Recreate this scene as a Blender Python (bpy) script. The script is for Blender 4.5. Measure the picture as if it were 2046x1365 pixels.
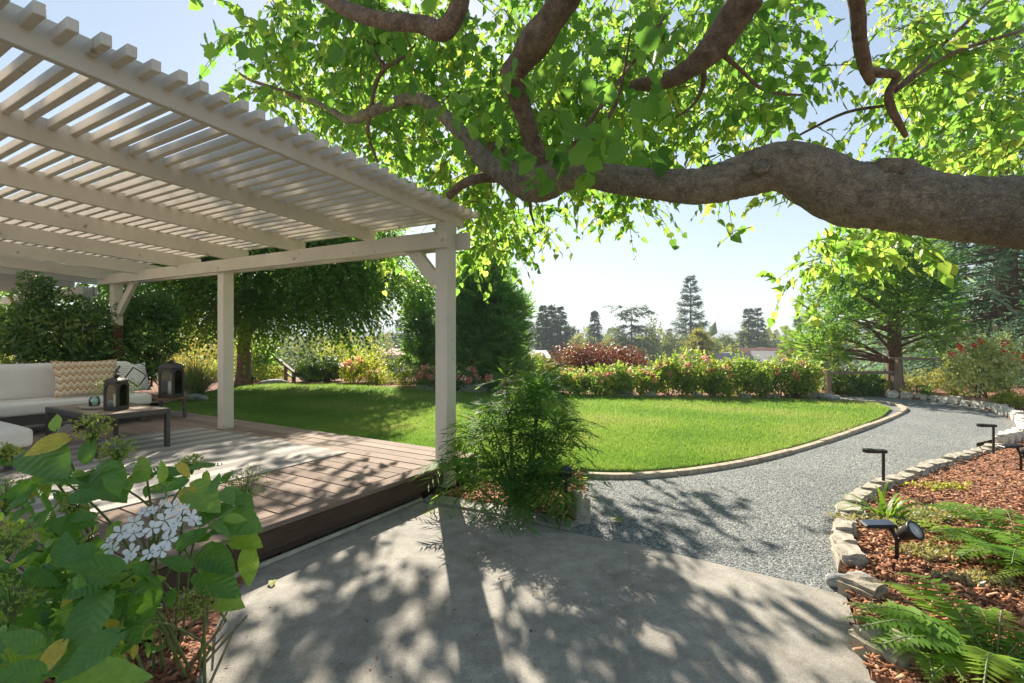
import bpy, bmesh, math, random
import numpy as np
from mathutils import Vector, Matrix
R = math.radians
scene = bpy.context.scene
for o in list(bpy.data.objects): bpy.data.objects.remove(o, do_unlink=True)
col = scene.collection
# ------------------------------------------------------------------ camera, sky, sun, exposure
F, CX, CY, H = 986.0, 1023.0, 682.5, 1.40          # focal length in photo pixels, image centre, eye height
cam = bpy.data.cameras.new('camera'); camo = bpy.data.objects.new('camera', cam); col.objects.link(camo)
camo.location = (0, 0, H); camo.rotation_euler = (R(90), 0, 0)
cam.sensor_width = 36.0; cam.lens = F / 2046.0 * 36.0; cam.clip_start = 0.05; cam.clip_end = 20000
scene.camera = camo
SUN_EL, SUN_AZ = R(32), R(-11)                      # azimuth clockwise from +Y
sun_dir = Vector((math.sin(SUN_AZ) * math.cos(SUN_EL), math.cos(SUN_AZ) * math.cos(SUN_EL), math.sin(SUN_EL)))
w = bpy.data.worlds.new('World'); scene.world = w; w.use_nodes = True
nt = w.node_tree; bg = nt.nodes['Background']
sky = nt.nodes.new('ShaderNodeTexSky'); sky.sky_type = 'NISHITA'; sky.sun_disc = False
sky.sun_elevation = SUN_EL; sky.sun_rotation = SUN_AZ; sky.altitude = 100
sky.air_density = 1.0; sky.dust_density = 0.25; sky.ozone_density = 1.6
gm = nt.nodes.new('ShaderNodeGamma'); gm.inputs[1].default_value = 0.6      # tone curve put into the sky colour: tames bright horizon, lifts fill light
nt.links.new(sky.outputs[0], gm.inputs[0]); nt.links.new(gm.outputs[0], bg.inputs[0]); bg.inputs[1].default_value = 0.12
sl = bpy.data.lights.new('sun', 'SUN'); sl.energy = 5.0; sl.angle = R(0.53); sl.color = (1.0, 0.91, 0.77)
so = bpy.data.objects.new('sun', sl); col.objects.link(so); so.location = (0, 0, 60)
so.rotation_euler = sun_dir.to_track_quat('Z', 'Y').to_euler()
vs = scene.view_settings; vs.view_transform = 'Standard'; vs.look = 'None'; vs.gamma = 1; vs.exposure = 1.48
vs.use_curve_mapping = False
cy = scene.cycles; cy.max_bounces = 7; cy.diffuse_bounces = 4; cy.transmission_bounces = 5; cy.glossy_bounces = 3
cy.transparent_max_bounces = 8; cy.volume_bounces = 1; cy.sample_clamp_indirect = 6.0

# ------------------------------------------------------------------ coordinates
def G(px, py, z=0.0):
    D = F * (H - z) / (py - CY); return Vector(((px - CX) / F * D, D, z))
def P(px, py, D): return Vector(((px - CX) / F * D, D, H + (CY - py) / F * D))
ANG = math.atan2(-.513, .858)
C0 = Vector((-.604, 4.58, 0))
def UV(u, v, z=0.0): return Vector((C0.x - .858 * u + .513 * v, C0.y + .513 * u + .858 * v, z))
def rng(s): return np.random.default_rng(s)

# ------------------------------------------------------------------ materials
def mat(name):
    m = bpy.data.materials.new(name); m.use_nodes = True
    return m, m.node_tree, m.node_tree.nodes['Principled BSDF']
def N(t, kind, **kw):
    n = t.nodes.new(kind)
    for k, v in kw.items(): setattr(n, k, v)
    return n
def ramp(t, cols, pos=None, interp='LINEAR'):
    r = N(t, 'ShaderNodeValToRGB'); cr = r.color_ramp; cr.interpolation = interp
    n = len(cols)
    while len(cr.elements) < n: cr.elements.new(.5)
    for i, c in enumerate(cols):
        cr.elements[i].position = pos[i] if pos else i / max(1, n - 1)
        cr.elements[i].color = (*c, 1)
    return r
class _TC:
    pass
def noise(t, scale, detail=4, rough=.55, src=None, stretch=None, coord='Object', own=False):
    tc = N(t, 'ShaderNodeTexCoord'); n = N(t, 'ShaderNodeTexNoise')
    if own:                                        # every board gets its own grain
        oi_ = N(t, 'ShaderNodeObjectInfo'); ml = N(t, 'ShaderNodeMath', operation='MULTIPLY'); ml.inputs[1].default_value = 37.0; t.links.new(oi_.outputs['Random'], ml.inputs[0])
        ad_ = N(t, 'ShaderNodeVectorMath', operation='ADD'); t.links.new(tc.outputs[coord], ad_.inputs[0]); t.links.new(ml.outputs[0], ad_.inputs[1])
        tc = _TC(); tc.outputs = {coord: ad_.outputs[0]}
    n.inputs['Scale'].default_value = scale; n.inputs['Detail'].default_value = detail; n.inputs['Roughness'].default_value = rough
    if stretch:
        mp = N(t, 'ShaderNodeMapping'); mp.inputs['Scale'].default_value = stretch
        t.links.new(tc.outputs[coord], mp.inputs[0]); t.links.new(mp.outputs[0], n.inputs['Vector'])
    else: t.links.new(tc.outputs[coord], n.inputs['Vector'])
    return n
def mixc(t, a, b, fac, mode='MIX'):
    m = N(t, 'ShaderNodeMix', data_type='RGBA', blend_type=mode)
    for s, v in ((m.inputs[0], fac), (m.inputs[6], a), (m.inputs[7], b)):
        if hasattr(v, 'is_linked'): t.links.new(v, s)
        elif isinstance(v, (int, float)): s.default_value = v
        else: s.default_value = (*v, 1)
    return m.outputs[2]
def bump(t, b, h, strength=.4, dist=.01):
    n = N(t, 'ShaderNodeBump'); n.inputs['Strength'].default_value = strength; n.inputs['Distance'].default_value = dist
    t.links.new(h, n.inputs['Height']); t.links.new(n.outputs[0], b.inputs['Normal'])
def plain(name, c, rough=.6, metal=0.0, var=.12, scale=20, bmp=.15):
    m, t, b = mat(name); n = noise(t, scale)
    r = ramp(t, [tuple(x * (1 - var) for x in c), tuple(min(1, x * (1 + var)) for x in c)], [.3, .7])
    t.links.new(n.outputs[0], r.inputs[0]); t.links.new(r.outputs[0], b.inputs['Base Color'])
    b.inputs['Roughness'].default_value = rough; b.inputs['Metallic'].default_value = metal
    if bmp: bump(t, b, n.outputs[0], bmp, .004)
    return m
def leafmat(name, cols, tcols=None, trans=.45, rough=.45, spec=.35, attr=True):
    m, t, b = mat(name)
    if attr: a = N(t, 'ShaderNodeAttribute', attribute_name='rnd').outputs['Fac']
    else: a = N(t, 'ShaderNodeObjectInfo').outputs['Random']
    r = ramp(t, cols); t.links.new(a, r.inputs[0]); t.links.new(r.outputs[0], b.inputs['Base Color'])
    b.inputs['Roughness'].default_value = rough; b.inputs['Specular IOR Level'].default_value = spec
    tr = N(t, 'ShaderNodeBsdfTranslucent')
    if tcols is None: tcols = [(min(1, c[0] * 2.3 + .02), min(1, c[1] * 2.0), c[2] * .8) for c in cols]
    r2 = ramp(t, tcols); t.links.new(a, r2.inputs[0]); t.links.new(r2.outputs[0], tr.inputs[0])
    mx = N(t, 'ShaderNodeMixShader'); mx.inputs[0].default_value = trans
    t.links.new(b.outputs[0], mx.inputs[1]); t.links.new(tr.outputs[0], mx.inputs[2])
    t.links.new(mx.outputs[0], t.nodes['Material Output'].inputs[0])
    return m
M = {}
M['paint'] = None
def paint(name, c):
    m, t, b = mat(name)
    n = noise(t, 3.0, 6, .6, own=True); n2 = noise(t, 60, 3, .6)
    r = ramp(t, [tuple(x * .86 for x in c), c, tuple(min(1, x * 1.06) for x in c)], [.25, .5, .8])
    t.links.new(n.outputs[0], r.inputs[0])
    k = ramp(t, [(.35, .3, .25), (1, 1, 1)], [.22, .3]); n3 = noise(t, 7.3, 2, .5, own=True); t.links.new(n3.outputs[0], k.inputs[0])
    t.links.new(mixc(t, r.outputs[0], k.outputs[0], .8, 'MULTIPLY'), b.inputs['Base Color'])
    b.inputs['Roughness'].default_value = .55; bump(t, b, n2.outputs[0], .25, .003)
    return m
M['paint'] = paint('pergola_paint', (.60, .55, .47))
M['paint2'] = paint('slat_paint', (.67, .61, .53))
def wood(name, cols, grain=(2.0, 45.0, 45.0), rough=.7, gs=3.0):
    m, t, b = mat(name)
    oi = N(t, 'ShaderNodeObjectInfo'); r = ramp(t, cols); t.links.new(oi.outputs['Random'], r.inputs[0])
    n = noise(t, gs, 6, .65, stretch=grain, own=True)
    g = ramp(t, [(.55, .5, .46), (1, 1, 1), (1.0, 1.0, 1.0)], [.3, .55, .8]); t.links.new(n.outputs[0], g.inputs[0])
    n2 = noise(t, 2.2, 3, .6, own=True); g2 = ramp(t, [(.72, .70, .68), (1.06, 1.04, 1.0)], [.3, .7]); t.links.new(n2.outputs[0], g2.inputs[0])
    t.links.new(mixc(t, mixc(t, r.outputs[0], g.outputs[0], .8, 'MULTIPLY'), g2.outputs[0], .7, 'MULTIPLY'), b.inputs['Base Color'])
    b.inputs['Roughness'].default_value = rough; b.inputs['Specular IOR Level'].default_value = .18; bump(t, b, n.outputs[0], .35, .004)
    return m
M['deck'] = wood('deck_wood', [(.20, .145, .115), (.27, .20, .16), (.34, .265, .22), (.23, .17, .135)], rough=.85)
M['fascia'] = wood('fascia_wood', [(.075, .052, .036), (.11, .075, .052)])
M['fence'] = wood('fence_wood', [(.26, .19, .145), (.31, .23, .18)])
M['brown'] = wood('brown_stained_wood', [(.09, .032, .018), (.11, .04, .022)], rough=.5)
M['teak'] = wood('teak_slat', [(.30, .24, .19), (.36, .29, .23)], grain=(30, 2, 30))
M['shelfwood'] = wood('shelf_wood', [(.22, .125, .075), (.25, .15, .09)])
M['alu'] = plain('dark_aluminium', (.075, .07, .066), .45, .4, .1, 30, .05)
M['black'] = plain('black_metal', (.022, .019, .018), .45, .3, .15, 30, .08)
M['lantern'] = plain('bronze_lantern_metal', (.05, .04, .034), .45, .4, .15, 20, .1)
M['solar'] = plain('solar_cell', (.03, .035, .06), .12, .2, .1, 40, 0)
M['lens'] = plain('lamp_lens', (.45, .47, .46), .15, 0, .1, 60, .1)
M['cushion'] = plain('white_canvas', (.74, .70, .64), .9, 0, .05, 6, .25)
M['candle'] = plain('ivory_wax', (.80, .72, .55), .5, 0, .05, 8, 0)
M['tray'] = plain('woven_tray', (.42, .37, .30), .8, 0, .2, 60, .3)
M['pipe'] = plain('dirty_pvc_pipe', (.34, .32, .25), .6, 0, .25, 12, .1)
def glass(name, tint, a=.22):
    m, t, b = mat(name)
    g = N(t, 'ShaderNodeBsdfGlossy'); g.inputs['Roughness'].default_value = .02
    tr = N(t, 'ShaderNodeBsdfTransparent'); tr.inputs[0].default_value = (*tint, 1)
    fr = N(t, 'ShaderNodeFresnel'); fr.inputs[0].default_value = 1.45
    ad = N(t, 'ShaderNodeMath', operation='MULTIPLY_ADD'); ad.inputs[1].default_value = 1.0; ad.inputs[2].default_value = a * .2
    t.links.new(fr.outputs[0], ad.inputs[0])
    mx = N(t, 'ShaderNodeMixShader'); t.links.new(ad.outputs[0], mx.inputs[0])
    t.links.new(tr.outputs[0], mx.inputs[1]); t.links.new(g.outputs[0], mx.inputs[2])
    t.links.new(mx.outputs[0], t.nodes['Material Output'].inputs[0])
    return m
M['glass'] = glass('clear_glass', (.93, .95, .94)); M['jar'] = glass('aqua_glass', (.80, .93, .92), .4)
def concrete():
    m, t, b = mat('patio_concrete')
    n1 = noise(t, .9, 6, .62); n2 = noise(t, 9, 5, .6); n3 = noise(t, 160, 2, .7); n4 = noise(t, 480, 1, .5)
    r1 = ramp(t, [(.20, .185, .16), (.305, .282, .245), (.385, .355, .31)], [.28, .5, .72]); t.links.new(n1.outputs[0], r1.inputs[0])
    r2 = ramp(t, [(.75, .74, .72), (1.1, 1.1, 1.1)], [.3, .65]); t.links.new(n2.outputs[0], r2.inputs[0])
    r3 = ramp(t, [(.6, .6, .6), (1, 1, 1), (1.25, 1.25, 1.25)], [.33, .5, .72]); t.links.new(n3.outputs[0], r3.inputs[0])
    c = mixc(t, mixc(t, r1.outputs[0], r2.outputs[0], 1, 'MULTIPLY'), r3.outputs[0], .8, 'MULTIPLY')
    n5 = noise(t, 2.6, 7, .7); r5 = ramp(t, [(.62, .60, .56), (1, 1, 1)], [.36, .47]); t.links.new(n5.outputs[0], r5.inputs[0]); c = mixc(t, c, r5.outputs[0], .55, 'MULTIPLY')
    n6 = noise(t, 38, 2, .5); r6 = ramp(t, [(.25, .23, .2), (1, 1, 1)], [.20, .24]); t.links.new(n6.outputs[0], r6.inputs[0]); c = mixc(t, c, r6.outputs[0], .8, 'MULTIPLY')
    t.links.new(c, b.inputs['Base Color']); b.inputs['Roughness'].default_value = .82
    ad = N(t, 'ShaderNodeMath', operation='ADD'); t.links.new(n3.outputs[0], ad.inputs[0]); t.links.new(n4.outputs[0], ad.inputs[1])
    bump(t, b, ad.outputs[0], .5, .004); return m
M['concrete'] = concrete()
def gravelm():
    m, t, b = mat('blue_grey_gravel')
    tc = N(t, 'ShaderNodeTexCoord'); v = N(t, 'ShaderNodeTexVoronoi'); v.inputs['Scale'].default_value = 75
    v.inputs['Randomness'].default_value = 1; t.links.new(tc.outputs['Object'], v.inputs['Vector'])
    r = ramp(t, [(.075, .088, .095), (.14, .155, .16), (.21, .215, .21), (.33, .325, .295)], [0, .4, .75, 1])
    sp = N(t, 'ShaderNodeSeparateColor'); t.links.new(v.outputs['Color'], sp.inputs[0]); t.links.new(sp.outputs[0], r.inputs[0])
    n = noise(t, .8, 4, .6); r2 = ramp(t, [(.85, .85, .85), (1.2, 1.18, 1.12)], [.35, .7]); t.links.new(n.outputs[0], r2.inputs[0])
    t.links.new(mixc(t, r.outputs[0], r2.outputs[0], 1, 'MULTIPLY'), b.inputs['Base Color']); b.inputs['Roughness'].default_value = .85
    iv = N(t, 'ShaderNodeMath', operation='SUBTRACT'); iv.inputs[0].default_value = 1; t.links.new(v.outputs['Distance'], iv.inputs[1])
    bump(t, b, iv.outputs[0], .9, .008); return m
M['gravel'] = gravelm()
def mulchm():
    m, t, b = mat('red_bark_mulch'); tc = N(t, 'ShaderNodeTexCoord')
    v = N(t, 'ShaderNodeTexVoronoi'); v.inputs['Scale'].default_value = 38; t.links.new(tc.outputs['Object'], v.inputs['Vector'])
    sp = N(t, 'ShaderNodeSeparateColor'); t.links.new(v.outputs['Color'], sp.inputs[0])
    r = ramp(t, [(.09, .035, .02), (.26, .10, .05), (.42, .19, .10)]); t.links.new(sp.outputs[0], r.inputs[0])
    t.links.new(r.outputs[0], b.inputs['Base Color']); b.inputs['Roughness'].default_value = .9
    bump(t, b, v.outputs['Distance'], .9, .02); return m
M['mulch'] = mulchm()
M['chip'] = leafmat('bark_chip', [(.11, .045, .026), (.28, .12, .062), (.42, .205, .115), (.54, .35, .23)], trans=0, rough=.9, spec=.1)
M['pebble'] = leafmat('gravel_pebble', [(.07, .085, .095), (.14, .155, .165), (.22, .228, .225), (.37, .365, .335)], trans=0, rough=.85, spec=.2)
M['turf'] = plain('turf_soil', (.10, .17, .022), .9, 0, .35, 5, .3)
def terr():
    m, t, b = mat('hillside_ground'); n = noise(t, .35, 6, .6)
    r = ramp(t, [(.07, .065, .03), (.15, .12, .06), (.10, .12, .04)], [.3, .5, .7]); t.links.new(n.outputs[0], r.inputs[0])
    t.links.new(r.outputs[0], b.inputs['Base Color']); b.inputs['Roughness'].default_value = .95; return m
M['terrain'] = terr()
M['hill'] = plain('far_hill_grass', (.13, .125, .09), .95, 0, .25, .004, 0)
def barkm(name, c1, c2, lichen=True, sc=14):
    m, t, b = mat(name); n = noise(t, sc, 8, .7, stretch=(1, 1, 1)); n2 = noise(t, 2.5, 4, .6); v = noise(t, 45, 3, .6)
    r = ramp(t, [c1, c2], [.35, .68]); t.links.new(n.outputs[0], r.inputs[0]); c = r.outputs[0]
    r2 = ramp(t, [(.6, .6, .6), (1.2, 1.15, 1.1)], [.3, .7]); t.links.new(n2.outputs[0], r2.inputs[0]); c = mixc(t, c, r2.outputs[0], .8, 'MULTIPLY')
    if lichen:
        k = ramp(t, [(0, 0, 0), (1, 1, 1)], [.57, .66]); t.links.new(v.outputs[0], k.inputs[0])
        c = mixc(t, c, (.30, .25, .10), k.outputs[0])
        v3 = noise(t, 70, 2, .5); k3 = ramp(t, [(0, 0, 0), (1, 1, 1)], [.62, .68]); t.links.new(v3.outputs[0], k3.inputs[0])
        c = mixc(t, c, (.38, .36, .32), k3.outputs[0])
    vr = N(t, 'ShaderNodeTexVoronoi', feature='DISTANCE_TO_EDGE'); vr.inputs['Scale'].default_value = sc * 1.1; tcv = N(t, 'ShaderNodeTexCoord'); nd = noise(t, 6, 3, .6); sv = N(t, 'ShaderNodeVectorMath', operation='MULTIPLY_ADD')
    sv.inputs[1].default_value = (.6, .6, .6); t.links.new(nd.outputs['Color'], sv.inputs[0]); mpv = N(t, 'ShaderNodeMapping'); mpv.inputs['Scale'].default_value = (.35, 1, 1); t.links.new(tcv.outputs['Object'], mpv.inputs[0]); t.links.new(mpv.outputs[0], sv.inputs[2]); t.links.new(sv.outputs[0], vr.inputs['Vector'])
    ck = ramp(t, [(.42, .38, .35), (1, 1, 1)], [0, .10]); t.links.new(vr.outputs[0], ck.inputs[0]); c = mixc(t, c, ck.outputs[0], .28, 'MULTIPLY')
    t.links.new(c, b.inputs['Base Color']); b.inputs['Roughness'].default_value = .88
    hm_ = N(t, 'ShaderNodeMath', operation='MULTIPLY_ADD'); hm_.inputs[1].default_value = .22; t.links.new(ck.outputs[0], hm_.inputs[0]); t.links.new(n.outputs[0], hm_.inputs[2])
    bump(t, b, hm_.outputs[0], 1.0, .05); return m
M['bark'] = barkm('mulberry_bark', (.19, .15, .105), (.48, .39, .29))
M['bark2'] = barkm('limb_bark', (.16, .10, .065), (.40, .28, .19), False)
M['trunk'] = barkm('cedar_bark', (.10, .055, .035), (.22, .13, .09), False, 9)
M['cutwood'] = plain('cut_branch_scar', (.16, .125, .10), .9, 0, .3, 30, .4)
M['stone'] = None
def stonem(name, c, moss=.5):
    m, t, b = mat(name); n = noise(t, 16, 6, .65); n2 = noise(t, 90, 3, .6)
    r = ramp(t, [tuple(x * .5 for x in c), c, tuple(min(1, x * 1.25) for x in c)], [.3, .52, .75]); t.links.new(n.outputs[0], r.inputs[0])
    k = ramp(t, [(0, 0, 0), (1, 1, 1)], [.55, .7]); n3 = noise(t, 5, 4, .6); t.links.new(n3.outputs[0], k.inputs[0])
    mm = N(t, 'ShaderNodeMath', operation='MULTIPLY'); mm.inputs[1].default_value = moss; t.links.new(k.outputs[0], mm.inputs[0])
    t.links.new(mixc(t, r.outputs[0], (.17, .15, .07), mm.outputs[0]), b.inputs['Base Color']); b.inputs['Roughness'].default_value = .92
    bump(t, b, n2.outputs[0], .7, .008); return m
M['stone'] = stonem('wall_block_concrete', (.38, .34, .275), .6)
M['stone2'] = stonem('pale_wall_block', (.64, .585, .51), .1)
M['curb'] = stonem('tan_edging', (.42, .34, .25), .2)
M['rock'] = stonem('river_rock', (.38, .38, .37), .1)

# ------------------------------------------------------------------ mesh helpers
def link(name, me, m=None, parent=None, loc=(0, 0, 0), rot=(0, 0, 0), scale=None, kind=None):
    o = bpy.data.objects.new(name, me); col.objects.link(o)
    if me is not None and m is not None and not me.materials: me.materials.append(m)
    o.location = loc; o.rotation_euler = rot
    if scale is not None: o.scale = scale if hasattr(scale, '__len__') else (scale,) * 3
    if parent: o.parent = parent
    if kind: o['kind'] = kind
    return o
def tag(o, label, cat, group=None):
    o['label'] = label; o['category'] = cat
    if group: o['group'] = group
    return o
def thing(name, label, cat, loc=(0, 0, 0), rotz=0, group=None):
    o = bpy.data.objects.new(name, None); col.objects.link(o); o.empty_display_size = .1
    o.location = loc; o.rotation_euler = (0, 0, rotz); return tag(o, label, cat, group)
def struct(o): o['kind'] = 'structure'; return o
def npmesh(name, V, faces, rnd=None, smooth=False):
    """V (n,3); faces: list of (k, array(m,k)) ; rnd per face"""
    me = bpy.data.meshes.new(name); V = np.asarray(V, dtype=np.float32)
    me.vertices.add(len(V)); me.vertices.foreach_set('co', V.ravel())
    idx = np.concatenate([f.ravel() for f in faces]).astype(np.int32)
    tot = np.concatenate([np.full(len(f), f.shape[1]) for f in faces]).astype(np.int32)
    st = np.concatenate([[0], np.cumsum(tot)[:-1]]).astype(np.int32)
    me.loops.add(len(idx)); me.loops.foreach_set('vertex_index', idx)
    me.polygons.add(len(tot)); me.polygons.foreach_set('loop_start', st)
    if smooth: me.polygons.foreach_set('use_smooth', np.ones(len(tot), dtype=bool))
    me.update(calc_edges=True)
    if rnd is not None:
        a = me.attributes.new('rnd', 'FLOAT', 'FACE'); a.data.foreach_set('value', np.asarray(rnd, dtype=np.float32))
    return me
def pymesh(name, vs_, fs, smooth=False):
    me = bpy.data.meshes.new(name); me.from_pydata([tuple(v) for v in vs_], [], fs); me.update()
    if smooth:
        for p in me.polygons: p.use_smooth = True
    return me
_bx = {}
def boxm(sx, sy, sz, bev=.004, key=''):
    k = (round(sx, 4), round(sy, 4), round(sz, 4), bev, key)
    if k in _bx: return _bx[k]
    bm = bmesh.new(); bmesh.ops.create_cube(bm, size=1.0); bmesh.ops.scale(bm, vec=(sx, sy, sz), verts=bm.verts)
    if bev: bmesh.ops.bevel(bm, geom=list(bm.edges), offset=bev, segments=1, affect='EDGES', profile=.5)
    me = bpy.data.meshes.new('box'); bm.to_mesh(me); bm.free(); _bx[k] = me; return me
def box(name, m, c, s, parent=None, rot=(0, 0, 0), bev=.004):
    return link(name, boxm(*s, bev, m.name), m, parent, c, rot)
class MB:
    def __init__(self): self.v = []; self.f = []
    def add(self, vs_, fs):
        o = len(self.v); self.v += [tuple(v) for v in vs_]; self.f += [tuple(i + o for i in f) for f in fs]
    def tube(self, pts, rad, seg=8, cap=True, wob=0, r=None):
        pts = [Vector(p) for p in pts]; n = len(pts); rad = rad if hasattr(rad, '__len__') else [rad] * n
        t0 = (pts[1] - pts[0]).normalized(); a = t0.orthogonal().normalized(); o = len(self.v)
        for i in range(n):
            t = ((pts[min(i + 1, n - 1)] - pts[max(i - 1, 0)])).normalized()
            a = (a - t * a.dot(t)).normalized(); b = t.cross(a)
            for k in range(seg):
                th = 2 * math.pi * k / seg; rr = rad[i] * (1 + (wob * (r.random() - .5) if wob else 0))
                self.v.append(tuple(pts[i] + (a * math.cos(th) + b * math.sin(th)) * rr))
        for i in range(n - 1):
            for k in range(seg):
                k2 = (k + 1) % seg
                self.f.append((o + i * seg + k, o + i * seg + k2, o + (i + 1) * seg + k2, o + (i + 1) * seg + k))
        if cap:
            self.f.append(tuple(o + k for k in reversed(range(seg)))); self.f.append(tuple(o + (n - 1) * seg + k for k in range(seg)))
    def boxc(self, c, s, M_=None):
        vs_ = [Vector((c[0] + s[0] * x / 2, c[1] + s[1] * y / 2, c[2] + s[2] * z / 2)) for x in (-1, 1) for y in (-1, 1) for z in (-1, 1)]
        if M_ is not None: vs_ = [M_ @ v for v in vs_]
        self.add(vs_, [(0, 1, 3, 2), (4, 6, 7, 5), (0, 4, 5, 1), (2, 3, 7, 6), (0, 2, 6, 4), (1, 5, 7, 3)])
    def build(self, name, m, parent=None, smooth=False, loc=(0, 0, 0), rot=(0, 0, 0), kind=None):
        return link(name, pymesh(name, self.v, self.f, smooth), m, parent, loc, rot, kind=kind)
def smoothpath(pts, n=6):
    """Catmull-Rom through (Vector,radius) pairs"""
    out = []; L = len(pts)
    for i in range(L - 1):
        p = [pts[max(i - 1, 0)], pts[i], pts[i + 1], pts[min(i + 2, L - 1)]]
        for k in range(n):
            t = k / n
            def cr(a, b, c, d): return .5 * ((2 * b) + (c - a) * t + (2 * a - 5 * b + 4 * c - d) * t * t + (3 * b - a - 3 * c + d) * t ** 3)
            out.append((cr(*[q[0] for q in p]), cr(*[q[1] for q in p])))
    out.append(pts[-1]); return out
def lathe(name, prof, m, parent=None, seg=20, loc=(0, 0, 0), rot=(0, 0, 0)):
    vs_ = []; fs = []
    for r_, z in prof:
        for k in range(seg): vs_.append((r_ * math.cos(2 * math.pi * k / seg), r_ * math.sin(2 * math.pi * k / seg), z))
    for i in range(len(prof) - 1):
        for k in range(seg): k2 = (k + 1) % seg; fs.append((i * seg + k, i * seg + k2, (i + 1) * seg + k2, (i + 1) * seg + k))
    fs.append(tuple(reversed(range(seg)))); fs.append(tuple((len(prof) - 1) * seg + k for k in range(seg)))
    return link(name, pymesh(name, vs_, fs, True), m, parent, loc, rot)
def sheet(name, poly, z, m, thick=.0):
    bm = bmesh.new(); vs_ = [bm.verts.new((p[0], p[1], z)) for p in poly]; f = bm.faces.new(vs_)
    if f.normal.z < 0: f.normal_flip()
    if thick:
        r_ = bmesh.ops.extrude_face_region(bm, geom=[f]); bmesh.ops.translate(bm, vec=(0, 0, -thick), verts=[v for v in r_['geom'] if isinstance(v, bmesh.types.BMVert)])
        bmesh.ops.recalc_face_normals(bm, faces=bm.faces)
    bmesh.ops.triangulate(bm, faces=[f_ for f_ in bm.faces if len(f_.verts) > 4])
    me = bpy.data.meshes.new(name); bm.to_mesh(me); bm.free(); return link(name, me, m)
def inpoly(xy, poly):
    x, y = xy[:, 0], xy[:, 1]; c = np.zeros(len(xy), bool); n = len(poly)
    for i in range(n):
        x1, y1 = poly[i][0], poly[i][1]; x2, y2 = poly[i - 1][0], poly[i - 1][1]
        k = ((y1 > y) != (y2 > y)) & (x < (x2 - x1) * (y - y1) / ((y2 - y1) + 1e-12) + x1); c ^= k
    return c
def nrm(a): return a / (np.linalg.norm(a, axis=-1, keepdims=True) + 1e-9)
T_LEAF = (np.array([(0, .04, 0), (-.26, -.03, .04), (-.43, .24, .07), (-.27, .62, .05), (0, 1.08, -.08), (.27, .62, .05), (.43, .24, .07), (.26, -.03, .04), (0, .4, -.03)]),
          [np.array([(0, 8, 2, 1), (8, 4, 3, 2), (0, 7, 6, 8), (8, 6, 5, 4)])])
T_RH = (np.array([(0, 0, 0), (-.5, .45, .08), (0, 1, 0), (.5, .45, .08)]), [np.array([(0, 2, 1), (0, 3, 2)])])
T_NEED = (np.array([(0, 0, 0), (-.5, .4, 0), (0, 1, 0), (.5, .4, 0)]), [np.array([(0, 3, 2, 1)])])
def leafcloud(name, pts, dirs, nor, size, width, tpl, g, rnd=None):
    n = len(pts); d = nrm(dirs); s = nrm(np.cross(d, nor)); u = np.cross(s, d)
    tv, tf = tpl; k = len(tv)
    size = np.broadcast_to(np.asarray(size, float), (n,)); width = np.broadcast_to(np.asarray(width, float), (n,))
    V = pts[:, None, :] + (s[:, None, :] * (tv[None, :, 0] * (size * width)[:, None])[..., None] + d[:, None, :] * (tv[None, :, 1] * size[:, None])[..., None]
                           + u[:, None, :] * (tv[None, :, 2] * size[:, None])[..., None])
    off = (np.arange(n) * k)[:, None, None]
    faces = [(f[None] + off).reshape(-1, f.shape[1]) for f in tf]
    if rnd is None: rnd = g.random(n)
    rr = np.concatenate([np.repeat(rnd, len(f)) for f in tf])
    return npmesh(name, V.reshape(-1, 3), faces, rr)
def rdir(n, g): return nrm(g.normal(size=(n, 3)))
def lobes(c, rad, nl, n, g, lob=.42, inner=.55, flat=1.0):
    """leaf points on the shells of many lobes spread through an ellipsoid; returns pts, outward"""
    c = np.array(c, float); rad = np.array(rad, float)
    ld = rdir(nl, g); lr = inner + (1 - inner) * g.random(nl) ** .5
    lc = ld * lr[:, None] * (1 - lob * .6); ls = lob * (.6 + .7 * g.random(nl))
    i = g.integers(0, nl, n); d = rdir(n, g); q = lc[i] + d * (ls[i] * (.7 + .35 * g.random(n)))[:, None] * np.array([1, 1, flat])
    return c + q * rad, nrm(d + .7 * ld[i]), i
def foliage(name, m, parent, pts, out, size, width, g, tpl=T_RH, droop=.4, jit=.8, rnd=None, grad=None):
    n = len(pts); nor = nrm(out + jit * g.normal(size=(n, 3)) * .6 + np.array([0, 0, .35]))
    d = nrm(out * .5 + g.normal(size=(n, 3)) * jit + np.array([0, 0, -droop]))
    sz = size * (.65 + .7 * g.random(n))
    o = link(name, leafcloud(name, pts, d, nor, sz, width, tpl, g, rnd), m, parent); o['kind'] = 'stuff'; return o
def sprays(starts, dirs, L, Mn, droop, g, side=.8, jit=.15):
    """leaflets alternately along drooping twigs"""
    Nn = len(starts); t = (np.arange(Mn) + .5) / Mn; L = np.broadcast_to(np.asarray(L, float), (Nn,))
    dirs = nrm(dirs); x = starts[:, None] + dirs[:, None] * (t[None, :, None] * L[:, None, None]); x[..., 2] -= droop * (t[None] ** 2) * L[:, None]
    tan = np.repeat(dirs[:, None], Mn, 1).copy(); tan[..., 2] -= 2 * droop * t[None]; tan = nrm(tan)
    up = np.broadcast_to(np.array([0, 0, 1.0]), tan.shape); sd = nrm(np.cross(tan, up) + 1e-4)
    sg = np.where(np.arange(Mn) % 2 == 0, 1.0, -1.0)[None, :, None]
    ld = nrm(tan + sd * sg * side + g.normal(size=tan.shape) * jit); no = nrm(up + g.normal(size=tan.shape) * .35)
    return x.reshape(-1, 3), ld.reshape(-1, 3), no.reshape(-1, 3)

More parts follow.
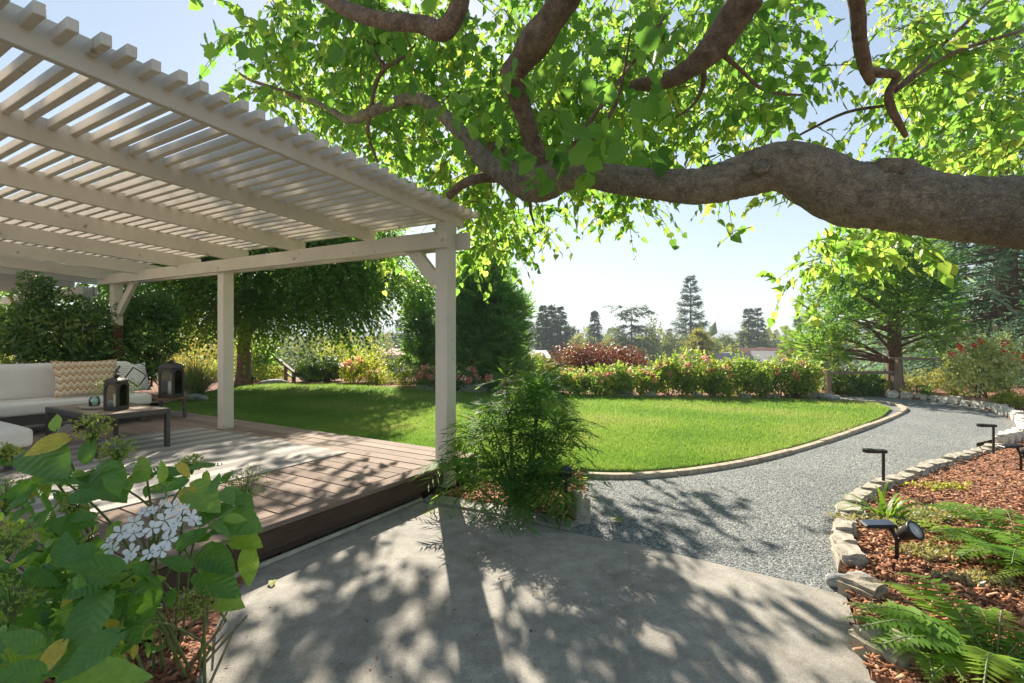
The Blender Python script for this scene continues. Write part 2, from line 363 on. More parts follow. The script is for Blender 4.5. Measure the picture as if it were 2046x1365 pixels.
# ------------------------------------------------------------------ setting: ground, lawn, gravel, slab, beds
def hz(x, y):
    t = min(1, max(0, (y - 19) / 45)); t = t * t * (3 - 2 * t); return -.06 - 9.0 * t
ys = [-40, -10, 0, 5, 10, 14, 17, 19, 21, 23, 26, 30, 35, 40, 46, 52, 58, 66, 80, 110, 160, 260, 500, 1000, 1900]
xs = [-2200, -1400, -900, -400, -200, -120, -80, -50, -35, -25, -18, -12, -8, -4, 0, 4, 8, 12, 18, 25, 35, 50, 80, 120, 200, 400, 900, 1400, 2200]
vv = [(x, y, hz(x, y)) for y in ys for x in xs]; nx = len(xs)
ff = [(j * nx + i, j * nx + i + 1, (j + 1) * nx + i + 1, (j + 1) * nx + i) for j in range(len(ys) - 1) for i in range(nx - 1)]
struct(link('ground', pymesh('ground', vv, ff, True), M['terrain']))
# far hills
g = rng(5); hx = np.linspace(-2100, 2100, 140); hv = []; hf = []
def ridge(x): return 30 + 5 * math.sin(x / 165 + 1.2) + 3.5 * math.sin(x / 65 + .4) + 1.5 * math.sin(x / 30) + 7 * math.exp(-((x - 480) / 230) ** 2)
for i, x in enumerate(hx):
    for j, (f_, yy) in enumerate(((0, 1000), (.35, 1080), (.75, 1190), (1, 1300), (.6, 1500))): hv.append((x, yy + 30 * math.sin(x / 100 + j), -9.2 + (ridge(x) + 9) * f_))
for i in range(len(hx) - 1):
    for j in range(4): hf.append((i * 5 + j, (i + 1) * 5 + j, (i + 1) * 5 + j + 1, i * 5 + j + 1))
struct(link('hills', pymesh('hills', hv, hf, True), M['hill']))

bed_edge_px = [(1770, 795), (1800, 796), (1850, 800), (1900, 807), (1950, 815), (2000, 828), (2032, 845), (2040, 862), (2020, 881), (1960, 905), (1880, 931),
               (1800, 962), (1740, 986), (1698, 1012), (1680, 1045), (1670, 1082), (1674, 1115), (1690, 1155)]
bed_edge = [G(*p) for p in bed_edge_px]
gravel_poly = [G(1090, 1085), G(1300, 1120), G(1480, 1160), G(1690, 1215), G(1700, 1185), Vector((3.2, 3.4, 0)), Vector((6.4, 6.8, 0)), Vector((9.5, 8.5, 0)), Vector((10.4, 11, 0)), Vector((9.6, 12.6, 0)),
               Vector((5.0, 12.9, 0)), Vector((2, 10, 0)), G(1160, 945), G(1150, 1000)]
struct(sheet('gravel_path', gravel_poly, 0.0, M['gravel']))
lawn_px = [(440, 782), (500, 772), (560, 769), (680, 769), (800, 777), (900, 785), (1000, 789), (1150, 792), (1300, 795), (1450, 799), (1600, 801), (1700, 804), (1755, 810), (1780, 820),
           (1762, 836), (1720, 853), (1660, 874), (1580, 898), (1500, 918), (1400, 935), (1300, 944), (1230, 946), (1165, 943)]
lawn_poly = [UV(-.15, .42), UV(7.4, .42), G(330, 812)] + [G(p[0], p[1]) for p in lawn_px]
struct(sheet('lawn', lawn_poly, .03, M['turf'], .07))
# slab + mow strip
slab_poly = [UV(.14, -.2), G(848, 1009), G(1000, 1036), G(1130, 1066), G(1300, 1099), G(1480, 1143), G(1600, 1171), G(1690, 1196), G(1708, 1250), G(1740, 1365), Vector((1.75, 1.4, 0)), Vector((1.9, -3, 0)), Vector((-4.5, -3, 0)), UV(.14, -5.5)]
struct(sheet('patio_slab', slab_poly, .015, M['concrete'], .1))
strip = [G(845, 1003), G(862, 991), G(1000, 1014), G(1158, 1047), G(1136, 1061), G(1000, 1031)]
struct(sheet('concrete_mow_strip', strip, .02, M['concrete'], .1))
# planting beds
bedA = [UV(.02, -.25), G(862, 990), G(1000, 1013), G(1155, 1046), G(1168, 1015), G(1166, 950), G(1165, 938), G(1000, 915), UV(-.1, .6)]
struct(sheet('shrub_bed_soil', bedA, .01, M['mulch']))
bedR = [Vector((p.x, p.y, 0)) for p in bed_edge] + [G(1699, 1190), G(1711, 1250), G(1742.5, 1365), Vector((1.758, 1.4, 0)), Vector((1.905, -2.9, 0)), Vector((9, -2, 0)), Vector((16, 4, 0)), Vector((16, 16, 0)), Vector((10, 14.4, 0))]
struct(sheet('mulch_bed', bedR, .05, M['mulch'], .08))
bedB = [G(1640, 797), G(1450, 797), G(1300, 793), G(1150, 790), G(1000, 787), G(900, 783), G(800, 775), G(680, 767.5), G(560, 767), G(480, 770), G(430, 780), G(330, 806), Vector((-14, 10, 0)), Vector((-22, 14, 0)), Vector((-22, 18.6, 0)), Vector((9, 18.6, 0)), Vector((9.2, 12.9, 0))]
struct(sheet('rose_bed_soil', bedB, .012, M['mulch']))
# gravel pebbles, bark chips, grass
def scatter(poly, n, g, dmin=1.5, pw=2.0, lim=9.0):
    xs_ = [p[0] for p in poly]; y0 = max(dmin, min(p[1] for p in poly)); y1 = min(lim, max(p[1] for p in poly))
    out = []; tot = 0
    while tot < n:
        r_ = g.random(40000); y = 1 / (1 / y0 + r_ * (1 / y1 - 1 / y0)) if pw == 2 else y0 + r_ * (y1 - y0)
        x = (g.random(40000) * 2.3 - 1.15) * y
        q = np.stack([x, y], 1); q = q[inpoly(q, poly)]; out.append(q); tot += len(q)
        if len(out) > 40: break
    return np.concatenate(out)[:n]
def octas(name, xy, z, size, g, flat=.6):
    n = len(xy); tv = np.array([(1, 0, 0), (0, 1, 0), (-1, 0, 0), (0, -1, 0), (0, 0, 1), (0, 0, -.3)], float)
    tf = np.array([(0, 1, 4), (1, 2, 4), (2, 3, 4), (3, 0, 4)])
    a = g.random(n) * 6.28; sx = size * (.5 + g.random(n)); sy = size * (.5 + g.random(n)); sz = size * flat * (.5 + g.random(n))
    q = np.stack([tv[None, :, 0] * sx[:, None], tv[None, :, 1] * sy[:, None], tv[None, :, 2] * sz[:, None]], -1)
    c, s = np.cos(a)[:, None], np.sin(a)[:, None]
    V = np.stack([q[..., 0] * c - q[..., 1] * s + xy[:, 0:1], q[..., 0] * s + q[..., 1] * c + xy[:, 1:2], q[..., 2] + z], -1)
    fc = (tf[None] + (np.arange(n) * 6)[:, None, None]).reshape(-1, 3)
    return npmesh(name, V.reshape(-1, 3), [fc], np.repeat(g.random(n), 4))
g = rng(11); xy = scatter(gravel_poly, 42000, g, 2.2, 2, 12)
xy = xy[~inpoly(xy, bedR) & ~inpoly(xy, lawn_poly) & ~inpoly(xy, slab_poly) & ~inpoly(xy, bedA)]
tag(link('gravel_stones', octas('gravel_stones', xy, 0.0, .0078, g), M['pebble'], kind='stuff'), 'loose blue grey crushed gravel covering the garden path', 'gravel')
def chips(name, poly, n, z, g, dmin, lim, size=.03, label=''):
    xy = scatter(poly, n, g, dmin, 2, lim); n = len(xy)
    pts = np.concatenate([xy, np.full((n, 1), z) + g.random((n, 1)) * .022], 1)
    d = g.normal(size=(n, 3)) * np.array([1, 1, .28]); no = nrm(g.normal(size=(n, 3)) * .45 + np.array([0, 0, 1]))
    tv = np.array([(-.5, 0, 0), (.5, 0.1, 0), (.4, 1, 0), (-.35, .9, 0), (-.45, .04, .13), (.45, .12, .15), (.36, .95, .12), (-.32, .86, .14)])
    tf = [np.array([(4, 5, 6, 7), (0, 1, 5, 4), (1, 2, 6, 5), (2, 3, 7, 6), (3, 0, 4, 7)])]
    me = leafcloud(name, pts, d, no, size * (.5 + 1.3 * g.random(n) ** 2), .33, (tv, tf), g)
    return tag(link(name, me, M['chip'], kind='stuff'), label, 'mulch')
chips('bark_chips', bedR, 20000, .045, rng(12), 1.5, 13, .034, 'red brown bark chips spread over the curved right bed')
chips('bark_chips', bedA, 2600, .01, rng(13), 3.4, 7, .036, 'bark chips under the feathery shrub by the front post')
def grass(name, poly, n, z, g, dmin, lim, h=.033, label='', wd=.0065):
    xy = scatter(poly, n, g, dmin, 2, lim); n = len(xy); D = xy[:, 1]
    a = g.random(n) * 6.28; hh = h * (.55 + .8 * g.random(n)) * np.clip(.8 + D / 25, .8, 1.4); ww = wd * np.clip(D / 6, .8, 3.0)
    lx = g.normal(size=n) * .45 * hh; ly = g.normal(size=n) * .45 * hh
    b = np.stack([xy[:, 0], xy[:, 1], np.full(n, z)], 1); dx = np.stack([np.cos(a) * ww / 2, np.sin(a) * ww / 2, np.zeros(n)], 1)
    V = np.stack([b - dx, b + dx, b + np.stack([lx, ly, hh], 1)], 1).reshape(-1, 3)
    # slow patchiness in blade tone
    pt = .5 + .2 * np.sin(xy[:, 0] * 1.7 + np.sin(xy[:, 1] * 1.3) * 1.5) + .14 * np.sin(xy[:, 1] * 2.9 + xy[:, 0]) + .10 * np.sin(xy[:, 0] * 6.1 + 2.3 * np.sin(xy[:, 1] * 4.7)) * np.sin(xy[:, 1] * 7.3) + g.normal(size=n) * .2
    me = npmesh(name, V, [np.arange(3 * n).reshape(-1, 3)], np.clip(pt, 0, 1))
    return tag(link(name, me, M['grass'], kind='stuff'), label, 'grass')
M['grass'] = leafmat('grass_blade', [(.055, .12, .02), (.085, .17, .025), (.125, .22, .03), (.22, .24, .07)], [(.20, .39, .06), (.29, .49, .07), (.38, .56, .085), (.52, .52, .17)], .45, .5, .2)
grass('grass_blades', lawn_poly, 330000, .03, rng(14), 4.0, 17.5, label='short mown green grass of the back lawn')

# edging along lawn
edge_px = [(1168, 953), (1240, 955), (1320, 951), (1410, 940), (1500, 924), (1590, 901), (1665, 878), (1725, 857), (1770, 840), (1800, 826), (1806, 817), (1780, 807), (1730, 803), (1680, 800)]
eg = thing('concrete_edging', 'tan concrete edging curb curving along the lawn beside the gravel', 'edging')
ep = [(G(*p), 0) for p in edge_px]; ep = [q[0] for q in smoothpath(ep, 6)]
seglen = 0; start = 0; cuts = [0]
for i in range(1, len(ep)):
    seglen += (ep[i] - ep[i - 1]).length
    if seglen > .95: cuts.append(i); seglen = 0
cuts.append(len(ep) - 1)
g = rng(21)
for a_, b_ in zip(cuts[:-1], cuts[1:]):
    q = ep[a_:b_ + 1]
    if len(q) < 2: continue
    mb = MB(); vs_ = []; fs = []; top = .034 + .014 * g.random(); wd = .05
    for i, p in enumerate(q):
        t = (q[min(i + 1, len(q) - 1)] - q[max(i - 1, 0)]).normalized(); s_ = Vector((t.y, -t.x, 0)); pp = p + t * (.008 if i == 0 else (-.008 if i == len(q) - 1 else 0))
        for (o_, z) in ((-wd, -.03), (-wd, top - .012), (-wd + .012, top), (wd - .012, top), (wd, top - .012), (wd, -.03)): vs_.append(pp + s_ * o_ + Vector((0, 0, z)))
    for i in range(len(q) - 1):
        for k in range(5): fs.append((i * 6 + k, i * 6 + k + 1, (i + 1) * 6 + k + 1, (i + 1) * 6 + k))
    fs += [tuple(reversed(range(6))), tuple((len(q) - 1) * 6 + k for k in range(6))]
    mb.add(vs_, fs); mb.build('segment', M['curb'], eg)

# wall blocks round the right bed
def blockmesh(sd, wd=.27, dp=.16, ht=.125):
    g = rng(sd); bm = bmesh.new(); bmesh.ops.create_cube(bm, size=1)
    for v in bm.verts:
        k = .78 if v.co.y > 0 else 1.0
        v.co = Vector((v.co.x * wd * k, v.co.y * dp, (v.co.z + .5) * ht))
    bmesh.ops.bevel(bm, geom=list(bm.edges), offset=.022, segments=2, affect='EDGES')
    bmesh.ops.subdivide_edges(bm, edges=[e for e in bm.edges if e.calc_length() > .07], cuts=2, use_grid_fill=True)
    for v in bm.verts: v.co += Vector(g.normal(size=3)) * .0045
    me = bpy.data.meshes.new('block'); bm.to_mesh(me); bm.free(); return me
bn = [blockmesh(s) for s in (1, 2, 3, 4)]; bf = [m_.copy() for m_ in bn]
for m_ in bn: m_.materials.append(M['stone'])
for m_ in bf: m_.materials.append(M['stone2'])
bw = thing('block_edging', 'row of tapered concrete blocks edging the curved mulch bed', 'edging')
path = smoothpath([(Vector((p.x, p.y, 0)), 0) for p in bed_edge], 10); path = [q[0] for q in path]
g = rng(31); acc = .0; nxt = .14
for i in range(1, len(path)):
    seg = path[i] - path[i - 1]; l = seg.length; t = 0
    while acc + (l - t) >= nxt:
        t += nxt - acc; p = path[i - 1] + seg * (t / l); acc = 0
        far = p.y > 6.5; d = seg.normalized(); ang = math.atan2(d.y, d.x)
        nxt = .285 if far else .262
        ht = 1.4 if far else (.9 if p.y > 3.6 else 1.1)
        o = link('block', (bf if far else bn)[g.integers(4)], None, bw, (p.x + .05 * d.y * -1, p.y + .05 * d.x, -.02 + .012 * g.normal()), (g.normal() * .03, g.normal() * .03, ang + math.pi * 0 + g.normal() * .05), (1.0, 1.0 + .1 * g.normal(), ht * (1 + .08 * g.normal())))
    acc += l - t

# loose near blocks and rocks at the slab edge
bk = [m_.copy() for m_ in bn]; M['stone3'] = stonem('mossy_block_concrete', (.33, .29, .22), .8)
for m_ in bk: m_.materials[0] = M['stone3']
def rockmesh(sd, s, sub=2, amp=.25):
    g = rng(sd); bm = bmesh.new(); bmesh.ops.create_icosphere(bm, subdivisions=sub, radius=1)
    k = g.normal(size=(6, 3)); ph = g.random(6) * 6
    for v in bm.verts:
        d = 1 + amp * sum(math.sin(1.6 * v.co.dot(Vector(k[i])) + ph[i]) for i in range(6)) / 3
        v.co = Vector((v.co.x * s[0] * d, v.co.y * s[1] * d, v.co.z * s[2] * d))
    me = bpy.data.meshes.new('rock'); bm.to_mesh(me); bm.free()
    for p in me.polygons: p.use_smooth = True
    return me
for i, (px, py, sc, rz, tl, lab) in enumerate([(1722, 1212, (.8, 1.0, 1.0), R(112), .1, 'tilted mossy concrete block beside the patio slab corner below the small rocks'),
                                               (1768, 1345, (.9, 1.1, 1.12), R(106), .12, 'large mossy concrete block at the slab edge by the near fern')]):
    b_ = link('concrete_block', bk[i], None, None, G(px, py) + Vector((.06, .06, -.01)), (tl, 0, rz + math.pi), sc); tag(b_, lab, 'block', 'loose blocks at the slab edge')
for px, py, s, lab, sd in [(1680, 1172, (.07, .045, .04), 'smooth blue grey stone lying at the patio slab corner', 3), (1722, 1178, (.085, .06, .05), 'rough pale rock between the blocks at the slab corner', 8)]:
    tag(link('stone', rockmesh(sd, s), M['rock'], None, G(px, py) + Vector((0, 0, s[2] * .7))), lab, 'stone')
for k, (px, py, s) in enumerate([(372, 800, .16), (388, 798, .2), (404, 799, .17)]):
    tag(link('boulder', rockmesh(20 + k, (s, s * .8, s * .55)), M['rock'], None, G(px, py + 3) + Vector((0, 0, s * .3))), ['left', 'middle', 'right'][k] + ' one of three pale boulders below the ornamental grass', 'boulder', 'boulders by the deck')
for k, (px, py, s) in enumerate([(1665, 797, .13), (1642, 796, .2), (545, 768, .28)]):
    tag(link('boulder', rockmesh(30 + k, (s * 1.6, s, s * .45)), M['rock'], None, G(px, py) + Vector((0, 0, s * .2))), ['small flat grey stone at the far end of the lawn by the gravel', 'flat grey stone beside the rose bed at the far lawn corner', 'flat pale stone at the lawn edge under the spreading tree'][k], 'boulder')
tag(box('end_block', M['stone'], G(1158, 1046) + Vector((.02, .12, .085)), (.115, .26, .2), None, (0, 0, R(4)), .012), 'upright grey concrete block at the end of the shrub bed', 'block')

# ------------------------------------------------------------------ deck  (local x = -u, y = v)
DZ = .25
deck = thing('wooden_deck', 'weathered brown plank deck under the pergola', 'deck', C0, ANG)
g = rng(41); BW = .165; v = .55; row = 0
while v > -4.6:
    c = v - BW / 2; cut = [3.1, 4.9, 2.2, 5.8, 3.9][row % 5]
    for a_, b_ in ((.166, cut), (cut + .004, 9.6)):
        L = b_ - a_
        link('board', boxm(L, BW - .009, .036, .004, 'deck'), M['deck'], deck, (-(a_ + b_) / 2, c, DZ - .018 + g.normal() * .0012))
    v -= BW; row += 1
link('edge_board', boxm(5.15, .138, .036, .006, 'deck'), M['deck'], deck, (-.089, -2.578, DZ - .0175), (0, 0, R(90)))
link('edge_board', boxm(.55, .138, .036, .006, 'deck'), M['deck'], deck, (-.089, .275, DZ - .0175), (0, 0, R(90)))
link('fascia', boxm(5.1, .04, .135, .005, 'f'), M['fascia'], deck, (-.05, -2.56, DZ - .036 - .07), (0, 0, R(90)))
link('fascia', boxm(9.6, .04, .17, .005, 'f2'), M['fascia'], deck, (-4.83, .52, DZ - .038 - .086))
link('skirt_board', boxm(2.05, .03, .05, .004, 'f'), M['fascia'], deck, (-.055, -1.35, .065), (0, 0, R(90)))
link('skirt_board', boxm(5.1, .03, .2, .004, 'f'), M['fascia'], deck, (-.16, -2.6, .1), (0, 0, R(90)))
link('spacer_block', boxm(.28, .03, .05, .004, 't'), M['shelfwood'], deck, (-.055, -2.1, .11), (0, 0, R(90)))
link('support_block', boxm(.06, .06, .13, .004, 'f'), M['fascia'], deck, (-.07, -1.62, .045))
mb = MB(); mb.tube([(-.0, -2.75, .03), (-.005, -2.2, .028), (.005, -1.2, .03), (.0, -.35, .03)], .018, 8)
pp_ = mb.build('drain_pipe', M['pipe'], None, True, C0, (0, 0, ANG)); tag(pp_, 'dirty white drain pipe lying along the foot of the deck', 'pipe')
mb = MB(); mb.tube([(0, -2.02, .03), (0, -1.95, .03)], .021, 8); mb.build('coupling', M['curb'], pp_, True)

# ------------------------------------------------------------------ pergola
per = thing('pergola', 'cream painted wooden pergola with slatted roof over the deck', 'pergola', C0, ANG)
PW = .14
def bx(name, m, u, v, z, s, rot=(0, 0, 0), bev=.004, key=''): return link(name, boxm(*s, bev, m.name + key), m, per, (-u, v, z), rot)
ZB0 = 2.36                                           # underside of beam at the front post
TB = .012                                            # beam falls slightly along u
def zb(u): return ZB0 - TB * u
bx('post', M['paint'], .07, .07, (2.36 + .17) / 2 + .02, (PW, PW, 2.5))
bx('post', M['paint'], 3.72 + .07, .07, (DZ + 2.4) / 2, (PW, PW, 2.4 - DZ + .1))
bx('post', M['paint'], 7.05, .07, 2.03, (PW, PW, .72))
bx('post_foot', M['brown'], 7.05, .07, .97, (PW + .004, PW + .004, 1.4))
for vv_, nm in ((-.021, 'f'), (.161, 'b')):
    L = 7.5; u0 = -.02 if nm == 'f' else -.14; L = 7.5 if nm == 'f' else 7.4
    bx('beam', M['paint'], u0 + L / 2, vv_, zb(L / 2) + .078, (L, .04, .155), (0, TB, 0), key=nm)
SL = .049                                            # rafters fall outwards
RL = 4.6
for k in range(7):
    u = .0 + 1.2 * k + .03; zc = zb(u) + .157 + .086
    bx('rafter', M['paint'], u, .28 - RL / 2, zc + SL * (RL / 2 - .28), (.042, RL, .172), (-SL, 0, 0))
g = rng(42); v = .27; k = 0
while v > -4.2:
    zc0 = ZB0 + .157 + .172 + .028 - SL * v
    L = 7.62 + g.normal() * .012
    bx('slat', M['paint2'], -.16 + L / 2 + g.normal() * .008, v, zc0 - TB * 3.65 + g.normal() * .002, (L if k % 3 else 7.62, .042, .055), (g.normal() * .015, TB, g.normal() * .0008), .003)
    v -= .1085; k += 1
def brace(u0, z0, u1, z1, v, wd=.13, th=.06):
    d = Vector((-(u1 - u0), 0, z1 - z0)); L = d.length
    o = link('brace', boxm(L, th, wd, .004, 'br'), M['paint'], per, (-(u0 + u1) / 2, v, (z0 + z1) / 2), (0, -math.atan2(d.z, d.x), 0))
brace(.16, 1.96, .58, 2.42, .06)
brace(6.95, 1.85, 6.35, 2.38, .06)
# knots / bolt holes on the beam
for (u, z) in ((.62, .09), (.09, .05), (.09, .10)):
    mb = MB(); mb.tube([(-u, -.0425, zb(u) + z), (-u, -.039, zb(u) + z)], .014 if u > .3 else .006, 10); mb.build('knot', M['black'], per)
# second bay in line behind
per2 = thing('pergola', 'second smaller pergola bay with blue grey rafters at the far left', 'pergola', C0, ANG)
def bx2(name, m, u, v, z, s, rot=(0, 0, 0), key=''): return link(name, boxm(*s, .004, m.name + key), m, per2, (-u, v, z), rot)
bx2('post', M['paint'], 8.25, .07, 1.98, (PW, PW, .78)); bx2('post_foot', M['brown'], 8.25, .07, .85, (PW + .004, PW + .004, 1.5)); bx2('post', M['paint'], 11.7, .07, 1.2, (PW, PW, 2.3))
for vv_ in (-.021, .161): bx2('beam', M['paint'], 10.3, vv_, 2.30, (4.4, .04, .155))
for k in range(4): bx2('rafter', M['paint'], 8.35 + k * 1.1, .28 - 1.5, 2.455 + .086 + .06, (.042, 3.0, .172), (-SL, 0, 0))
v = .27
while v > -2.7:
    bx2('slat', M['paint2'], 10.25, v, 2.665 - SL * v, (4.6, .042, .055), key='2'); v -= .1085

# ------------------------------------------------------------------ rug and furniture
def rugm():
    m, t, b = mat('striped_outdoor_rug'); tc = N(t, 'ShaderNodeTexCoord'); sp = N(t, 'ShaderNodeSeparateXYZ'); t.links.new(tc.outputs['Object'], sp.inputs[0])
    mu = N(t, 'ShaderNodeMath', operation='MULTIPLY'); mu.inputs[1].default_value = 1 / .30; t.links.new(sp.outputs[0], mu.inputs[0])
    fr = N(t, 'ShaderNodeMath', operation='FRACT'); t.links.new(mu.outputs[0], fr.inputs[0])
    r = ramp(t, [(.25, .23, .21), (.41, .375, .34)], [0, .5], 'CONSTANT'); t.links.new(fr.outputs[0], r.inputs[0])
    n = noise(t, 250, 2, .6); r2 = ramp(t, [(.8, .8, .8), (1.1, 1.1, 1.1)], [.3, .7]); t.links.new(n.outputs[0], r2.inputs[0])
    t.links.new(mixc(t, r.outputs[0], r2.outputs[0], .9, 'MULTIPLY'), b.inputs['Base Color']); b.inputs['Roughness'].default_value = .95
    bump(t, b, n.outputs[0], .4, .002); return m
M['rug'] = rugm()
rug = link('rug', boxm(2.95, 2.3, .008, .002, 'rug'), M['rug'], None, UV(1.2 + 1.475, -.12 - 1.15, DZ + .006), (0, 0, ANG)); tag(rug, 'cream and grey striped outdoor rug on the deck', 'rug')
# coffee table
tb = thing('coffee_table', 'low dark metal coffee table with pale slatted top on the rug', 'table', UV(3.72, -1.255, DZ + .01), ANG)
tw, td, th = 1.32, .66, .42
for k in range(11): box('slat', M['teak'], (-tw / 2 + .06 + k * .12, 0, th - .012), (.112, td - .07, .02), tb)
for sx in (-1, 1):
    for sy in (-1, 1): box('leg', M['alu'], (sx * (tw / 2 - .035), sy * (td / 2 - .02), th / 2 - .02), (.07, .036, th - .04), tb)
for sy in (-1, 1): box('side_rail', M['alu'], (0, sy * (td / 2 - .02), th - .031), (tw, .04, .055), tb)
for sx in (-1, 1): box('end_rail', M['alu'], (sx * (tw / 2 - .02), 0, th - .031), (.036, td - .081, .055), tb)
def rounded(sx, sy, sz, r_=.04, puff=.0):
    bm = bmesh.new(); bmesh.ops.create_cube(bm, size=1); bmesh.ops.scale(bm, vec=(sx, sy, sz), verts=bm.verts)
    bmesh.ops.bevel(bm, geom=list(bm.edges), offset=r_, segments=3, affect='EDGES', profile=.5)
    bmesh.ops.subdivide_edges(bm, edges=[e for e in bm.edges if e.calc_length() > .25], cuts=5, use_grid_fill=True)
    for v in bm.verts:
        x, y = v.co.x / sx * 2, v.co.y / sy * 2; v.co.z *= 1 + puff * (1 - x * x) * (1 - y * y) + .02 * math.sin(9 * v.co.x + 5 * v.co.y)
    me = bpy.data.meshes.new('cushion'); bm.to_mesh(me); bm.free()
    for p in me.polygons: p.use_smooth = True
    return me
# sofa along v, facing -u ; second arm along u
sofa = thing('sectional_sofa', 'white cushioned sectional sofa with dark metal frame on the deck', 'sofa', UV(5.25, -.15, DZ), ANG)
def su(u, v): return (-(u), v)
box('base_frame', M['alu'], (-.42, -1.35, .19), (.80, 2.62, .12), sofa)
box('back_frame', M['alu'], (-.86, -1.35, .45), (.05, 2.62, .6), sofa)
box('base_frame', M['alu'], (1.05, -2.3, .19), (2.0, .70, .12), sofa)
for (u, v) in ((.08, -.1), (.08, -1.8), (.75, -.1), (.75, -2.6), (-2.0, -2.0), (-2.0, -2.6)): box('leg', M['alu'], (-u, v, .065), (.05, .05, .13), sofa)
link('seat_cushion', rounded(.82, 2.6, .15, .035, .06), M['cushion'], sofa, (-.40, -1.32, .325))
link('back_cushion', rounded(.20, 1.75, .46, .06, .05), M['cushion'], sofa, (-.73, -.88, .62), (0, R(10), 0))
link('back_cushion', rounded(.20, .84, .46, .06, .05), M['cushion'], sofa, (-.73, -2.2, .62), (0, R(10), 0))
link('seat_cushion', rounded(2.35, .74, .16, .04, .06), M['cushion'], sofa, (1.22, -2.30, .325))
box('end_shelf', M['shelfwood'], (-.35, .24, .30), (.78, .42, .035), sofa)
box('shelf_leg', M['alu'], (.02, .40, .15), (.035, .04, .30), sofa); box('shelf_leg', M['alu'], (-.70, .40, .14), (.035, .04, .28), sofa)
# pillows
def pillow(wd, ht, th):
    vs_ = []; fs = []; n = 16
    for s in (1, -1):
        for j in range(n + 1):
            for i in range(n + 1):
                x, y = i / n * 2 - 1, j / n * 2 - 1
                pin = 1 - .10 * (1 - x * x) * abs(y) ** 3 - 0; pin2 = 1 - .10 * (1 - y * y) * abs(x) ** 3
                e = max(0, (1 - abs(x) ** 2.6) * (1 - abs(y) ** 2.6)) ** .55
                vs_.append((s * th / 2 * e, x * wd / 2 * pin2, y * ht / 2 * pin))
    for s in range(2):
        o = s * (n + 1) ** 2
        for j in range(n):
            for i in range(n):
                q = (o + j * (n + 1) + i, o + j * (n + 1) + i + 1, o + (j + 1) * (n + 1) + i + 1, o + (j + 1) * (n + 1) + i); fs.append(q if s == 0 else q[::-1])
    return pymesh('pillow', vs_, fs, True)
def zig(name, c1, c2, c3, ky, kz, amp, wide=.5, mode='zig'):
    m, t, b = mat(name); tc = N(t, 'ShaderNodeTexCoord'); sp = N(t, 'ShaderNodeSeparateXYZ'); t.links.new(tc.outputs['Object'], sp.inputs[0])
    def mth(op, a, b_=None, c=None):
        n = N(t, 'ShaderNodeMath', operation=op)
        for i, v in enumerate((a, b_, c)):
            if v is None: continue
            if hasattr(v, 'is_linked'): t.links.new(v, n.inputs[i])
            else: n.inputs[i].default_value = v
        return n.outputs[0]
    y, z = sp.outputs[1], sp.outputs[2]
    if mode == 'zig':
        st = mth('SNAP', mth('PINGPONG', mth('MULTIPLY', y, ky), .5), .125)
        f = mth('FRACT', mth('ADD', mth('MULTIPLY', z, kz), mth('MULTIPLY', st, amp)))
        r = ramp(t, [c1, c2, c1, c3], [0, .45, .72, .86], 'CONSTANT'); t.links.new(f, r.inputs[0]); c = r.outputs[0]
    else:
        dz = mth('ADD', mth('ABSOLUTE', mth('SUBTRACT', y, .02)), mth('ABSOLUTE', z))
        f = mth('FRACT', mth('MULTIPLY', dz, 5.2)); r = ramp(t, [c1, c2, c1], [0, .70, .84], 'CONSTANT'); t.links.new(f, r.inputs[0])
        f2 = mth('FRACT', mth('MULTIPLY', z, 34)); r3 = ramp(t, [(1, 1, 1), (.12, .11, .10)], [0, .8], 'CONSTANT'); t.links.new(f2, r3.inputs[0])
        gt = mth('GREATER_THAN', mth('FRACT', mth('MULTIPLY', dz, 2.6)), .5); c = mixc(t, r.outputs[0], mixc(t, r.outputs[0], r3.outputs[0], 1.0, 'MULTIPLY'), gt)
    n = noise(t, 300, 2, .6); r2 = ramp(t, [(.82, .82, .82), (1.1, 1.1, 1.1)], [.3, .7]); t.links.new(n.outputs[0], r2.inputs[0])
    t.links.new(mixc(t, c, r2.outputs[0], .8, 'MULTIPLY'), b.inputs['Base Color']); b.inputs['Roughness'].default_value = .95; bump(t, b, n.outputs[0], .4, .003)
    return m
M['zig'] = zig('ochre_zigzag_weave', (.72, .60, .44), (.42, .20, .07), (.36, .27, .17), 15, 10.5, 1.0)
M['dia'] = zig('black_diamond_weave', (.72, .69, .64), (.03, .028, .028), (0, 0, 0), 1, 1, 1, mode='dia')
pl = link('throw_pillow', pillow(.74, .50, .17), M['zig'], None, UV(5.62, -.80, DZ + .42 + .235), (0, R(-14), ANG)); tag(pl, 'cream throw pillow with ochre zigzag weave on the white sofa', 'pillow')
pl = link('throw_pillow', pillow(.46, .44, .15), M['dia'], None, UV(5.66, -.26, DZ + .42 + .19), (R(4), R(-16), ANG + R(6))); tag(pl, 'white throw pillow with black diamond pattern at the sofa end', 'pillow')
